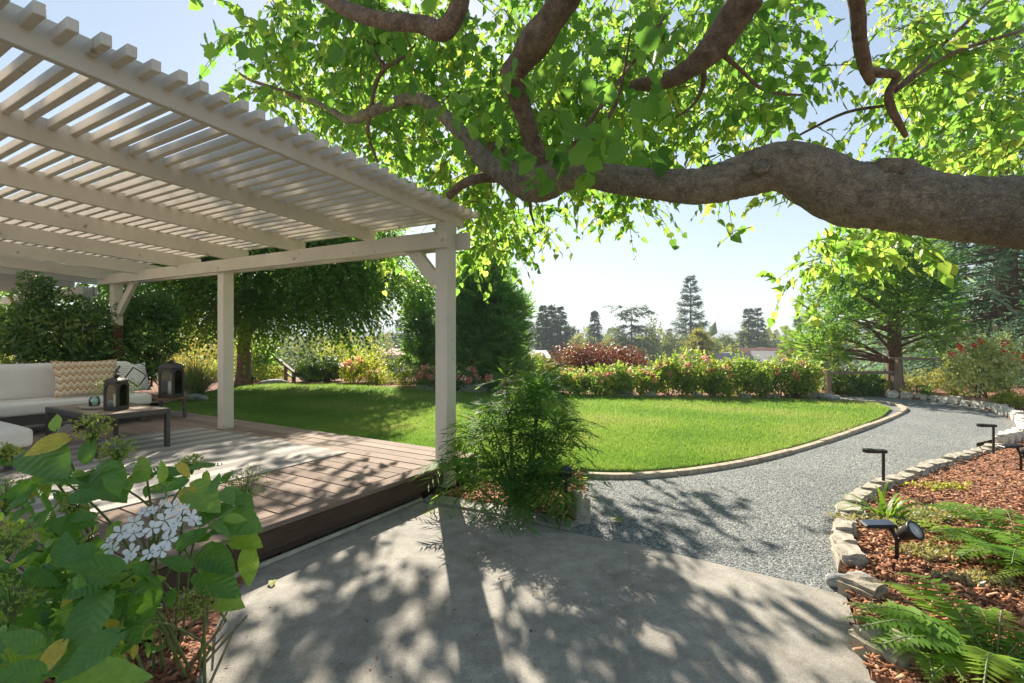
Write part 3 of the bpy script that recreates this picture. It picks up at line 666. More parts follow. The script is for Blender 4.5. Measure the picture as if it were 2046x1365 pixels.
# lanterns
def archpanel(wd, ht, fr, th):
    """flat panel with an arched opening (local x across, z up)"""
    n = 10; inner = []; outer = []; iw = wd / 2 - fr; zt = ht - fr * 1.2 - iw
    for k in range(n + 1):
        a = math.pi * k / n; inner.append((iw * math.cos(a), zt + iw * math.sin(a)))
    inner = [(iw, fr)] + inner + [(-iw, fr)]
    for (x, z) in inner:
        if z <= fr + 1e-6: outer.append((math.copysign(wd / 2, x), 0))
        else:
            a = math.atan2(z - zt, x); c, s = math.cos(a), max(math.sin(a), 0)
            k = min((wd / 2) / max(abs(c), 1e-4), (ht - zt) / max(s, 1e-4)); outer.append((k * c, zt + k * s))
    vs_ = []; m_ = len(inner)
    for y in (-th / 2, th / 2): vs_ += [(x, y, z) for x, z in inner] + [(x, y, z) for x, z in outer]
    fs = []
    for k in range(m_):
        k2 = (k + 1) % m_
        fs += [(k, k2, m_ + k2, m_ + k), (2 * m_ + k, 3 * m_ + k, 3 * m_ + k2, 2 * m_ + k2), (k, 2 * m_ + k, 2 * m_ + k2, k2), (m_ + k, m_ + k2, 3 * m_ + k2, 3 * m_ + k)]
    return pymesh('panel', vs_, fs)
def lantern(loc, wd, ht, rz, label):
    t = thing('lantern', label, 'lantern', loc, rz, 'bronze candle lanterns'); bh = ht * .76
    box('base', M['lantern'], (0, 0, .012), (wd, wd, .024), t)
    pm = archpanel(wd * .95, bh, wd * .12, .012)
    for k in range(4):
        a = k * math.pi / 2; o = link('panel', pm, M['lantern'], t, (math.sin(a) * wd * .46, -math.cos(a) * wd * .46, .025), (0, 0, a))
        link('pane', boxm(wd * .70, .003, bh * .86, 0, 'g'), M['glass'], t, (math.sin(a) * wd * .44, -math.cos(a) * wd * .44, .03 + bh * .48), (0, 0, a))
    vs_ = []; fs = []; prof = [(.5, .0), (.495, .02), (.46, .055), (.38, .09), (.26, .12), (.13, .14)]
    for r_, z in prof:
        for sx, sy in ((-1, -1), (1, -1), (1, 1), (-1, 1)): vs_.append((sx * r_ * wd, sy * r_ * wd, .025 + bh + z * ht))
    for i in range(len(prof) - 1):
        for k in range(4): k2 = (k + 1) % 4; fs.append((i * 4 + k, i * 4 + k2, i * 4 + 4 + k2, i * 4 + 4 + k))
    fs += [(3, 2, 1, 0), tuple(range(20, 24))]; link('roof', pymesh('roof', vs_, fs), M['lantern'], t)
    zt = .025 + bh + .138 * ht
    lathe('cap', [(.10 * wd, zt), (.20 * wd, zt + .012), (.21 * wd, zt + .02), (.08 * wd, zt + .034), (.05 * wd, zt + .045)], M['lantern'], t)
    mb = MB(); mb.tube([(.17 * wd * math.cos(a), 0, zt + .055 + .05 * wd * math.sin(a)) for a in np.linspace(0, 6.28, 17)], .005, 6, False); mb.build('ring', M['lantern'], t, True)
    lathe('candle', [(.17 * wd, .026), (.17 * wd, .026 + bh * .5), (.15 * wd, .03 + bh * .5), (.02 * wd, .028 + bh * .5)], M['candle'], t)
    return t
lantern(UV(3.37, -1.30, DZ + .431), .155, .355, ANG + R(30), 'small bronze lantern with candle on the coffee table')
lantern(UV(5.30, .10, DZ + .319), .235, .545, ANG + R(30), 'large bronze lantern with tall candle on the wooden sofa shelf')
lathe_t = lathe('tray', [(.02, 0), (.19, 0), (.215, .03), (.205, .03), (.18, .012), (.02, .01)], M['tray'], None, 28, UV(3.75, -1.27, DZ + .431)); tag(lathe_t, 'round woven tray on the coffee table', 'tray')
def jar(name, u, v, r_, h_, label):
    o = lathe(name, [(r_ * .6, 0), (r_, .006), (r_, h_ * .75), (r_ * .82, h_ * .88), (r_ * .86, h_), (r_ * .78, h_), (r_ * .9, h_ * .7), (r_ * .9, .012), (.003, .012)], M['jar'], None, 18, UV(u, v, DZ + .445)); return tag(o, label, 'jar')
jar('glass_jar', 3.66, -1.20, .085, .20, 'tall aqua glass jar of greenery on the tray'); jar('glass_jar', 3.83, -1.33, .05, .10, 'small clear glass jar at the front of the tray')

# ------------------------------------------------------------------ garden lights
def pathlight(base, ht, label, rz, head='paddle'):
    t = thing('path_light', label, 'garden light', base, rz, 'solar path lights')
    if head == 'round':
        mb = MB(); mb.tube([(0, 0, -.05), (0, 0, ht)], .012, 10); mb.build('stake', M['black'], t, True)
        lathe('lamp_head', [(.03, ht - .012), (.052, ht - .01), (.052, ht + .035), (.045, ht + .05), (.01, ht + .055)], M['black'], t)
        lathe('solar_cap', [(.001, ht + .054), (.042, ht + .053), (.04, ht + .058), (.001, ht + .062)], M['solar'], t, 16)
    else:
        box('stake', M['black'], (0, 0, ht / 2 - .04), (.022, .022, ht + .08), t)
        vs_ = []; fs = []; n = 14
        out = [(-.13 + .045 * math.cos(a), .045 * math.sin(a)) for a in np.linspace(math.pi / 2, 3 * math.pi / 2, n)] + [(.02, -.03), (.02, .03)]
        for z in (ht - .028, ht): vs_ += [(x, y, z) for x, y in out]
        m_ = len(out); fs = [tuple(range(m_, 2 * m_)), tuple(reversed(range(m_)))] + [(k, (k + 1) % m_, m_ + (k + 1) % m_, m_ + k) for k in range(m_)]
        link('lamp_head', pymesh('head', vs_, fs), M['black'], t)
        link('solar_cell', boxm(.07, .055, .004, 0, 's'), M['solar'], t, (-.12, 0, ht + .0025)); link('lens', boxm(.06, .05, .004, 0, 'l'), M['lens'], t, (-.12, 0, ht - .031))
    return t
pathlight(G(1131, 1045, .01), .37, 'black bollard light with round solar cap beside the upright block', 0, 'round')
pathlight(G(1765, 985, .0), .40, 'black path light with paddle head by the strap leaved plant', R(-8))
pathlight(G(1985, 908, .04), .36, 'black path light with paddle head at the bend of the mulch bed', R(-8))
pathlight(G(2017, 815, .05), .42, 'grey path light before the yellow shrub in the far bed', R(-8))
pathlight(G(1832, 793, .05), .28, 'dark path light behind the pale wall blocks near the fence post', R(170))
pathlight(G(505, 774, .03), .26, 'small dark light standing beneath the spreading tree', R(0), 'round')
def spot(base, label, rz, ht=.24):
    t = thing('solar_spotlight', label, 'garden light', base, rz, 'solar spotlights')
    mb = MB(); mb.tube([(0, 0, -.06), (0, 0, ht * .55), (-.035, 0, ht * .95)], .012, 8); mb.build('stake', M['black'], t, True)
    box('solar_panel', M['black'], (-.10, 0, ht), (.17, .11, .018), t, (0, R(-6), 0)); box('solar_cell', M['solar'], (-.1005, 0, ht + .0105), (.15, .095, .003), t, (0, R(-6), 0), 0)
    h = lathe('lamp_head', [(.02, -.05), (.032, -.045), (.05, .03), (.058, .045), (.058, .06), (.05, .06), (.048, .05), (.001, .05)], M['black'], t, 20, (.055, 0, ht * .80), (R(38), R(40), 0))
    lathe('lens', [(.001, .052), (.047, .052), (.046, .057), (.001, .060)], M['lens'], h, 20)
    mb = MB(); mb.tube([(0, 0, ht * .5), (.05, 0, ht * .76)], .01, 8); mb.build('bracket', M['black'], t, True)
spot(G(1792, 1115, .06), 'dark solar spotlight with tilted lamp in the mulch near the blocks', R(-15), .20)
spot(G(2040, 938, .06), 'dark solar spotlight at the right picture edge on the mulch', R(-10), .24)

# ------------------------------------------------------------------ fence at right
fn = thing('rail_fence', 'low brown wooden rail fence behind the gravel path', 'fence')
def bar(name, a, b, wd, ht, m, parent):
    d = b - a; L = d.length; o = link(name, boxm(L, wd, ht, .005, m.name), m, parent, (a + b) / 2, (0, -math.asin(max(-1, min(1, d.z / L))), math.atan2(d.y, d.x))); return o
fp = P(1790, 797, 12.6); zt1 = P(1790, 743, 12.6).z; zt2 = P(1795, 717, 12.6).z
box('post', M['fence'], (fp.x, 12.6, zt1 / 2), (.19, .12, zt1), fn); box('post', M['fence'], (fp.x + .08, 12.62, zt2 / 2), (.10, .13, zt2), fn)
bar('rail', P(1630, 746, 12.8), P(1788, 744, 12.6), .09, .07, M['fence'], fn); bar('rail', P(1776, 715.5, 12.6), P(2046, 722, 11.6), .10, .06, M['fence'], fn); bar('rail', P(2046, 722, 11.6), P(2300, 728, 10.8), .10, .06, M['fence'], fn)
bar('base_rail', P(1640, 793, 12.85), P(1800, 794, 12.7), .08, .06, M['fence'], fn); box('post', M['fence'], (P(1655, 790, 12.8).x, 12.8, .32), (.1, .1, .66), fn); box('post', M['fence'], (P(2100, 790, 11.4).x, 11.4, .45), (.12, .12, .95), fn)
st = thing('stair_rail', 'weathered wooden handrail descending beyond the left lawn', 'railing')
bar('rail', P(553, 716, 18.2), P(592, 748, 16.6), .1, .07, M['fascia'], st); bar('post', P(587, 770, 16.8), P(587, 743, 16.8) , .1, .1, M['fence'], st); bar('post', P(571, 765, 17.4), P(571, 731, 17.4), .1, .1, M['fence'], st)
bar('rail', P(556, 730, 18.2), P(588, 757, 16.7), .08, .05, M['fascia'], st)

# ------------------------------------------------------------------ plants: leaf materials
LM = {}
LM['mul'] = leafmat('mulberry_leaf', [(.06, .15, .02), (.09, .21, .024), (.13, .26, .028), (.20, .30, .035)], [(.21, .44, .06), (.33, .60, .08), (.49, .72, .10), (.70, .80, .15)], .57)
LM['mulo'] = leafmat('mulberry_leaf_near', [(.05, .13, .018), (.075, .18, .022), (.10, .22, .025)], [(.18, .41, .05), (.29, .56, .07), (.44, .70, .09)], .52, attr=False)
LM['elm'] = leafmat('elm_leaf', [(.05, .115, .03), (.08, .165, .035), (.125, .225, .045), (.21, .28, .05)], [(.2, .42, .06), (.3, .55, .07), (.42, .65, .08), (.6, .7, .12)], .48)
LM['cedar'] = leafmat('cedar_spray', [(.055, .14, .045), (.09, .20, .055), (.14, .27, .07)], [(.22, .46, .09), (.32, .6, .11), (.45, .7, .13)], .5, .6)
LM['incense'] = leafmat('incense_cedar_spray', [(.04, .11, .025), (.065, .16, .03), (.10, .215, .035), (.16, .25, .045)], [(.15, .36, .045), (.23, .48, .055), (.34, .58, .065), (.46, .62, .08)], .45, .6)
LM['deodar'] = leafmat('deodar_needles', [(.06, .125, .08), (.10, .18, .115), (.16, .24, .15), (.24, .30, .18)], [(.16, .34, .18), (.25, .44, .22), (.36, .53, .27), (.48, .58, .3)], .45, .6)
LM['far'] = leafmat('far_conifer', [(.022, .06, .026), (.04, .09, .034), (.06, .115, .045)], None, .2, .7)
LM['fargreen'] = leafmat('far_broadleaf', [(.05, .095, .022), (.085, .14, .03), (.13, .18, .045), (.20, .22, .07)], None, .35, .6)
LM['farpale'] = leafmat('far_palegreen', [(.12, .16, .06), (.18, .21, .08), (.25, .26, .11)], None, .35, .6)
LM['yellow'] = leafmat('golden_hedge_leaf', [(.22, .19, .035), (.36, .29, .05), (.50, .40, .09), (.26, .25, .04)], [(.6, .5, .08), (.75, .62, .12), (.85, .72, .2), (.6, .6, .1)], .4)
LM['yg'] = leafmat('yellow_green_leaf', [(.12, .18, .022), (.20, .26, .03), (.30, .33, .05)], [(.42, .52, .05), (.58, .64, .06), (.72, .72, .12)], .45)
LM['mid'] = leafmat('mid_green_leaf', [(.045, .11, .022), (.07, .16, .03), (.11, .21, .04), (.17, .25, .06)], None, .4)
LM['dark'] = leafmat('dark_green_leaf', [(.03, .08, .02), (.05, .12, .025), (.08, .16, .03)], None, .28, .35, .5)
LM['vine'] = leafmat('vine_leaf', [(.035, .085, .022), (.06, .14, .028), (.10, .19, .035), (.17, .22, .04)], [(.12, .26, .03), (.2, .38, .04), (.3, .5, .05), (.5, .52, .08)], .36, .35, .5)
LM['rose'] = leafmat('rose_leaf', [(.055, .125, .022), (.09, .18, .028), (.16, .25, .035), (.28, .31, .05)], [(.22, .42, .05), (.34, .55, .06), (.52, .66, .08), (.74, .73, .13)], .45)
LM['plum'] = leafmat('purple_leaf', [(.05, .018, .02), (.09, .03, .025), (.15, .055, .03), (.11, .10, .025)], [(.16, .035, .04), (.25, .06, .05), (.38, .13, .06), (.34, .25, .05)], .35)
LM['silver'] = leafmat('silver_leaf', [(.20, .24, .20), (.30, .34, .29), (.40, .43, .38)], None, .25, .8)
LM['pink'] = leafmat('pink_petal', [(.62, .17, .13), (.72, .27, .20), (.78, .38, .30), (.70, .22, .10)], [(.9, .35, .28), (.95, .45, .36), (.95, .55, .46), (.95, .4, .2)], .4)
LM['red'] = leafmat('red_petal', [(.55, .02, .03), (.68, .04, .06)], None, .35)
LM['reed'] = leafmat('ornamental_grass_blade', [(.11, .16, .07), (.18, .23, .10), (.30, .32, .17)], None, .35)
LM['mahonia'] = leafmat('narrow_leaflet', [(.035, .10, .028), (.055, .15, .035), (.09, .21, .04), (.17, .26, .04)], [(.12, .34, .04), (.22, .48, .05), (.36, .64, .06), (.58, .68, .08)], .42, .6, .15)
LM['fern'] = leafmat('fern_pinna', [(.08, .19, .025), (.13, .27, .03), (.22, .35, .04)], [(.28, .5, .04), (.42, .64, .05), (.6, .74, .07)], .45)
LM['palerose'] = leafmat('pale_rose_leaf', [(.14, .22, .06), (.24, .32, .11), (.36, .42, .2), (.5, .52, .34)], None, .4, .35, .5)
LM['cover'] = leafmat('grey_groundcover', [(.20, .22, .13), (.30, .31, .20), (.40, .40, .28)], None, .25)
LM['stem'] = plain('green_stem', (.14, .20, .05), .6, 0, .25, 30, .1)
LM['twig'] = plain('brown_twig', (.12, .075, .045), .8, 0, .25, 30, .2)

# ------------------------------------------------------------------ the overhanging mulberry
tree = thing('mulberry_tree', 'large mulberry with a thick lichened limb reaching over the patio', 'tree', (3.9, 2.1, 0))
def TP(px, py, D, r_): q = P(px, py, D); return (q - Vector((3.9, 2.1, 0)), r_ * D / F)
def limb(name, pts, m, seg=14, n=6, wob=.05, sd=1):
    sp = smoothpath(pts, n); mb = MB(); g = random.Random(sd); mb.tube([p for p, _ in sp], [max(.002, r_) for _, r_ in sp], seg, True, wob, g)
    return mb.build(name, m, tree, True)
tr_top = (Vector((0, 0, 2.15)), .27)
mb_ = smoothpath([(Vector((.05, 0, -.2)), .42), (Vector((.03, 0, .25)), .31), (Vector((0, 0, 1.2)), .27), tr_top, (Vector((-.15, -.1, 3.0)), .24), (Vector((-.5, -.3, 4.2)), .2)], 6)
mb = MB(); mb.tube([p for p, _ in mb_], [r_ for _, r_ in mb_], 16, True, .06, random.Random(3)); mb.build('trunk', M['bark'], tree, True)
main = limb('main_limb', [(Vector((.0, .02, 1.75)), .25), TP(2330, 455, 2.6, 88), TP(2150, 436, 2.72, 78), TP(2046, 424, 2.8, 71), TP(1950, 420, 2.9, 64), TP(1860, 410, 3.0, 62), TP(1780, 393, 3.1, 66), TP(1690, 386, 3.2, 62), TP(1620, 352, 3.25, 56), TP(1560, 333, 3.3, 48),
      TP(1490, 350, 3.4, 43), TP(1430, 368, 3.45, 37), TP(1376, 373, 3.5, 34), TP(1300, 367, 3.6, 30), TP(1230, 358, 3.68, 28), TP(1180, 348, 3.72, 28), TP(1130, 350, 3.76, 31), TP(1090, 362, 3.8, 38), TP(1060, 366, 3.82, 37), TP(1030, 355, 3.85, 30), TP(1000, 338, 3.9, 24), TP(965, 318, 4.0, 19),
      TP(930, 275, 4.1, 15.5), TP(880, 225, 4.3, 13.5), TP(838, 198, 4.4, 12), TP(790, 205, 4.5, 11), TP(745, 222, 4.6, 10), TP(700, 240, 4.75, 7.5), TP(665, 222, 4.85, 5.5), TP(625, 202, 4.95, 4.5), TP(580, 192, 5.1, 4), TP(535, 172, 5.2, 3), TP(500, 188, 5.3, 2)], M['bark'], 28, 9, .06, 4)
limb('limb', [TP(1078, 350, 3.82, 33), TP(1066, 290, 3.7, 19), TP(1050, 240, 3.6, 19), TP(1034, 190, 3.5, 21), TP(1022, 155, 3.4, 25), TP(1040, 125, 3.35, 25), TP(1072, 80, 3.2, 33), TP(1100, 40, 3.1, 28), TP(1128, 0, 3.0, 30), TP(1175, -70, 2.9, 32), TP(1400, -260, 2.7, 40), (Vector((-.6, -.2, 4.0)), .15)], M['bark2'], 14, 6, .06, 5)
limb('limb', [TP(1045, 345, 3.9, 14), TP(1005, 352, 4.0, 12), TP(960, 356, 4.1, 10), TP(925, 368, 4.2, 9), TP(896, 392, 4.3, 8)], M['bark2'], 10, 5, .08, 6)
limb('limb', [TP(1062, 350, 3.9, 20), TP(1030, 320, 4.1, 14), TP(990, 296, 4.3, 12), TP(965, 290, 4.4, 10)], M['bark2'], 10, 5, .08, 7)
limb('limb', [TP(520, -60, 3.9, 10), TP(640, -12, 3.7, 13), TP(700, 22, 3.55, 15), TP(770, 42, 3.45, 16), TP(840, 48, 3.4, 17), TP(880, 62, 3.35, 20), TP(902, 45, 3.3, 20), TP(918, 10, 3.25, 19), TP(940, -50, 3.2, 20), TP(1150, -240, 2.9, 30), (Vector((-.6, -.2, 3.9)), .14)], M['bark2'], 12, 6, .06, 8)
limb('limb', [TP(1262, 172, 3.7, 10), TP(1300, 166, 3.6, 14), TP(1345, 156, 3.5, 17), TP(1390, 128, 3.4, 21), TP(1420, 100, 3.35, 28), TP(1450, 60, 3.3, 30), TP(1490, 0, 3.2, 33), TP(1560, -90, 3.0, 36), (Vector((-.55, -.25, 3.9)), .15)], M['bark2'], 14, 6, .07, 9)
limb('limb', [TP(1740, 165, 3.9, 8), TP(1728, 130, 3.8, 12), TP(1718, 80, 3.7, 13), TP(1714, 20, 3.6, 14), TP(1705, -40, 3.5, 15), TP(1720, -160, 3.3, 20), (Vector((-.45, -.2, 3.9)), .12)], M['bark2'], 12, 6, .08, 10)
limb('limb', [TP(1726, 142, 3.85, 9), TP(1760, 146, 3.9, 9), TP(1792, 152, 3.95, 8), TP(1776, 185, 4.0, 8), TP(1780, 215, 4.05, 8), TP(1795, 245, 4.1, 7), TP(1810, 272, 4.2, 5)], M['bark2'], 8, 5, .08, 11)
for k, pts in enumerate([[(1790, 180, 4.0, 5), (1860, 112, 4.2, 4), (1960, 18, 4.4, 3), (2010, -30, 4.5, 2.5)], [(1790, 182, 4.0, 5), (1900, 108, 4.3, 4), (2046, 60, 4.6, 3), (2120, 30, 4.7, 3)], [(1440, 105, 3.4, 7), (1480, 140, 3.6, 4), (1530, 182, 3.9, 3.5), (1600, 190, 4.2, 2)],
                           [(1405, 130, 3.4, 7), (1405, 170, 3.6, 5), (1385, 210, 3.8, 3), (1350, 235, 4, 2)], [(740, 225, 4.6, 5), (750, 170, 4.5, 5), (770, 135, 4.4, 5), (800, 118, 4.3, 4), (830, 90, 4.3, 2)], [(770, 135, 4.4, 4.5), (745, 100, 4.4, 4), (725, 55, 4.4, 3)],
                           [(740, 228, 4.6, 4), (735, 270, 4.8, 4), (755, 325, 5.0, 3)], [(600, 195, 5.0, 4), (560, 180, 5.1, 3.5), (500, 160, 5.3, 3), (470, 140, 5.4, 2)], [(1765, 212, 4.1, 3), (1690, 225, 4.4, 3), (1620, 258, 4.8, 2.5), (1580, 280, 5, 2)], [(1060, 380, 3.9, 4), (1060, 420, 4.2, 3), (1068, 450, 4.6, 2)],
                           [(1120, 330, 3.7, 4), (1180, 240, 3.5, 4), (1290, 90, 3.4, 3), (1330, 30, 3.4, 2)], [(1150, 320, 3.7, 4), (1230, 210, 3.6, 4), (1260, 60, 3.4, 2)]]):
    limb('twig', [TP(*p) for p in pts], M['bark2'], 6, 4, .05, 20 + k)
# cut knots on the limb
def knotring(px, py, D, rpx, tilt, rz):
    c = P(px, py, D) - Vector((3.9, 2.1, 0)); r_ = rpx * D / F
    lathe('branch_scar', [(r_ * 1.35, -r_ * .8), (r_ * 1.15, -.1 * r_), (r_ * 1.0, .12 * r_), (r_ * .82, .1 * r_), (r_ * .78, -.04 * r_), (r_ * .2, -.02 * r_)], M['bark'], tree, 18, c, (R(tilt), R(rz), 0))
    lathe('cut_face', [(r_ * .001, .0), (r_ * .80, .0), (r_ * .80, .02 * r_), (.001, .03 * r_)], M['cutwood'], tree, 16, c, (R(tilt), R(rz), 0))
knotring(1790, 322, 3.02, 32, 18, 4); knotring(1524, 328, 3.18, 14, 78, -12); knotring(1640, 305, 3.15, 16, 25, -20)
# leaves: sprays of leaves hung through the crown at their own distances
BASE = np.array([3.9, 2.1, 0])
regions = [  # x0,x1,y0,y1,D0,D1,sprays
    (2080, 2620, -60, 330, 4.2, 8.0, 200), (540, 850, 290, 425, 7.6, 10.6, 150), (850, 960, 300, 400, 6.0, 8.0, 22), (725, 760, 505, 520, 7.2, 7.6, 7), (880, 1040, 400, 480, 7.0, 9.5, 16), (970, 1090, 440, 500, 8.6, 10.0, 33), (380, 620, -40, 70, 4.6, 6.5, 22), (560, 800, -40, 150, 4.6, 7.5, 105), (560, 860, 120, 270, 5.0, 8.5, 150), (700, 1000, -40, 160, 4.2, 7.5, 120), (780, 1060, 140, 330, 4.6, 8.5, 190),
    (850, 1060, 330, 430, 5.0, 7.2, 62), (930, 1130, 400, 490, 5.8, 9.0, 40), (960, 1300, -40, 180, 4.0, 7.5, 150), (1020, 1330, 160, 330, 4.2, 8.0, 190), (1110, 1260, 330, 430, 6.0, 9.0, 38), (1240, 1400, 290, 350, 5.0, 8.0, 22),
    (1280, 1530, -40, 150, 4.0, 7.5, 78), (1330, 1560, 120, 300, 4.4, 7.5, 80), (1470, 1585, -30, 240, 4.6, 8.0, 50), (1440, 1540, 330, 410, 5.0, 7, 10), (1480, 1600, 230, 300, 4.6, 7.0, 12), (1770, 1900, -40, 180, 4.4, 8.0, 50), (1760, 2080, -40, 170, 4.2, 8.0, 130),
    (1790, 2080, 160, 340, 4.6, 8.5, 170), (1640, 1800, 430, 530, 5.0, 7.5, 34), (1740, 1900, 410, 480, 5.0, 7.5, 30)]
def outside_pergola(p):
    q = p[:, :2] - np.array([C0.x, C0.y]); u = -.858 * q[:, 0] + .513 * q[:, 1]; v_ = .513 * q[:, 0] + .858 * q[:, 1]
    return ~((u > -.35) & (u < 8) & (v_ < .55) & (p[:, 2] < 3.3 - .05 * v_))
g = rng(77); ST = []; DI = []; LL = []; TN = []
for (x0, x1, y0, y1, d0, d1, n) in regions:
    n = int(n * 1.25); m_ = max(2, n // 8); px = x0 + (x1 - x0) * g.random(m_); py = y0 + (y1 - y0) * g.random(m_); D = d0 + (d1 - d0) * g.random(m_)
    cc = np.stack([(px - CX) / F * D, D, H + (CY - py) / F * D], 1); k_ = g.integers(0, m_, n); ST.append(cc[k_] + g.normal(size=(n, 3)) * np.array([.21, .21, .15])); TN.append((.2 * g.normal(size=m_))[k_])
# upper crown above the picture, out of frame, closing the canopy over the patio edge
n = 260; ST.append(np.stack([-3 + 8 * g.random(n), 4.5 + 5 * g.random(n), 5.0 + 1.8 * g.random(n)], 1)); TN.append(np.zeros(n)); TN = np.repeat(np.concatenate(TN), 9)
ST = np.concatenate(ST); n = len(ST)
DI = nrm(g.normal(size=(n, 3)) * np.array([1, 1, .45]) + np.array([0, 0, -.1])); LL = .28 + .4 * g.random(n)
pts, ld, no = sprays(ST - BASE, DI, LL, 9, .55, g, 1.0, .5)
ld = nrm(ld + np.array([0, 0, -.75]) + g.normal(size=ld.shape) * .35); no = nrm(g.normal(size=no.shape) + np.array([0, .0, .35]))
sz = .10 * (.4 + 1.05 * g.random(len(pts)))
keep = outside_pergola(pts + BASE); pts, ld, no, sz = pts[keep], ld[keep], no[keep], sz[keep]
rn = np.clip(.42 + TN[keep] + .24 * g.normal(size=len(pts)) + .12 * (sz < .06), 0, 1)
o = link('leaves', leafcloud('mulberry_leaves', pts, ld, no, sz, .92, T_LEAF, g, rn), LM['mul'], tree); o['kind'] = 'stuff'
# twigs of the sprays
tw = np.stack([ST - BASE, ST - BASE + DI * LL[:, None] * .5 - np.array([0, 0, 1]) * (LL * .55 * .25)[:, None], ST - BASE + DI * LL[:, None] - np.array([0, 0, 1]) * (LL * .55)[:, None]], 1)
tw = tw[outside_pergola(ST)]
mb = MB()
for q in tw: mb.tube([Vector(x) for x in q], [.0065, .0045, .002], 3, False)
o = mb.build('twigs', M['bark2'], tree); o['kind'] = 'stuff'
# the nearest big leaves, each its own
def leafobj(sd, wd=.42, lobed=.12, n=9, curl=.12):
    g = rng(sd); vs_ = []; fs = []
    for i in range(n + 1):
        t = i / n; w_ = wd * max(0, math.sin(math.pi * t ** .66)) ** .9 * (1 + lobed * (math.sin(t * 23) if lobed > .08 else (1 if i % 2 else -1))) if t < 1 else 0.0
        if i == 0: w_ = wd * .15
        zc = -curl * t * t + .02 * math.sin(7 * t)
        for s in (-1, -.5, 0, .5, 1): vs_.append((s * w_, t - .10 * abs(s) * (1 - t) * (1 if i < 3 else 0), zc + abs(s) * w_ * (.22 + .06 * math.sin(13 * t)) ))
    for i in range(n):
        for k in range(4): fs.append((i * 5 + k, i * 5 + k + 1, i * 5 + 6 + k, i * 5 + 5 + k))
    return pymesh('leaf', vs_, fs, True)
def placed(name, me, m, parent, base, tip, nor, base_off=Vector((0, 0, 0)), scale=1.0):
    d = (tip - base); L = d.length; d.normalize(); s_ = d.cross(nor).normalized(); u_ = s_.cross(d)
    mt = Matrix((s_, d, u_)).transposed(); return link(name, me, m, parent, base - base_off, mt.to_euler(), L * scale)
lms = [leafobj(s, .46, .16, 11, c) for s, c in ((1, .1), (2, .22), (3, .05))]; g = rng(78)
for (x0, x1, y0, y1, d0, d1, n) in [(1000, 1340, 20, 330, 2.6, 3.6, 95), (860, 1060, 130, 330, 3.0, 4.2, 40), (1060, 1180, 300, 380, 3.1, 3.6, 22), (640, 900, 0, 200, 3.4, 4.4, 30), (1340, 1640, 0, 200, 3.2, 4.2, 30), (1820, 2046, 0, 300, 3.4, 4.4, 33), (400, 640, 0, 110, 3.6, 4.4, 14)]:
    for k in range(n):
        b_ = P(x0 + (x1 - x0) * g.random(), y0 + (y1 - y0) * g.random(), d0 + (d1 - d0) * g.random())
        if not outside_pergola(np.array([tuple(b_)]))[0]: continue
        L = .075 + .075 * g.random(); d = Vector(nrm(g.normal(size=3) + np.array([0, 0, -.7]))); nn = Vector(nrm(g.normal(size=3) + np.array([0, -.4, .5])))
        placed('leaf', lms[k % 3], LM['mulo'], tree, b_, b_ + d * L, nn, Vector((3.9, 2.1, 0)))

# ------------------------------------------------------------------ generic plants
def bush(name, label, cat, px, ytop, ybase, hw, D, m, n, leaf, g_, group=None, nl=26, depth=None, lob=.45, width=.55, flowers=None, z0=0, tpl=T_RH, droop=.25, stems=5, part='foliage', shoots=0):
    g = rng(g_); rx = hw * D / F; zt = H + (CY - ytop) / F * D; zb_ = z0 if ybase is None else H + (CY - ybase) / F * D
    c = np.array([(px - CX) / F * D, D, (zt + zb_) / 2]); rad = np.array([rx, depth or rx, (zt - zb_) / 2])
    base = Vector((c[0], D, zb_)); t = thing(name, label, cat, base, 0, group); bb = np.array(base)
    p, out, li = lobes(c, rad * 1.02, nl, n, g, lob); p[:, 2] = np.maximum(p[:, 2], zb_ + .02)
    tone = np.clip(.5 + .22 * g.normal(size=nl)[li] + .2 * g.normal(size=n), 0, 1)
    foliage(part, m, t, p - bb, out, leaf, width, g, tpl, droop, .8, tone)
    mb = MB()
    for k in range(stems):
        e = c + rdir(1, g)[0] * rad * .7; mb.tube([(g.normal() * .06, g.normal() * .06, -.03), tuple(((e - bb) * .5) + g.normal(size=3) * .05), tuple(e - bb)], [.02, .014, .006], 5, False)
    mb.build('stems', LM['twig'], t)
    if shoots:
        d = rdir(shoots * 3, g); d = d[d[:, 2] > .15][:shoots]; sp_, sd_, sn_ = sprays(c + d * rad * .85 - bb, nrm(d * .6 + np.array([0, 0, .8]) + g.normal(size=d.shape) * .25), rad[2] * (.35 + .45 * g.random(len(d))), 9, .1, g, .9, .3)
        o = link('shoots', leafcloud('shoots', sp_, sd_, sn_, leaf * (.6 + .6 * g.random(len(sp_))), width, tpl, g), m, t); o['kind'] = 'stuff'
    if flowers:
        fm, nf, fs_ = flowers; d = rdir(nf * 8, g); d = d[(d[:, 2] > .1)][:nf]; fc = c + d * rad * (.85 + .25 * g.random((len(d), 1)))
        pp = np.repeat(fc, 14, 0); od = rdir(len(pp), g); pp = pp + od * fs_ * .35
        o = link('flowers', leafcloud('flowers', pp - bb, nrm(od + np.array([0, 0, .3])), rdir(len(pp), g), fs_ * (.6 + .5 * g.random(len(pp))), .8, T_RH, g, np.repeat(g.random(len(fc)), 14)), LM[fm], t); o['kind'] = 'stuff'
    return t
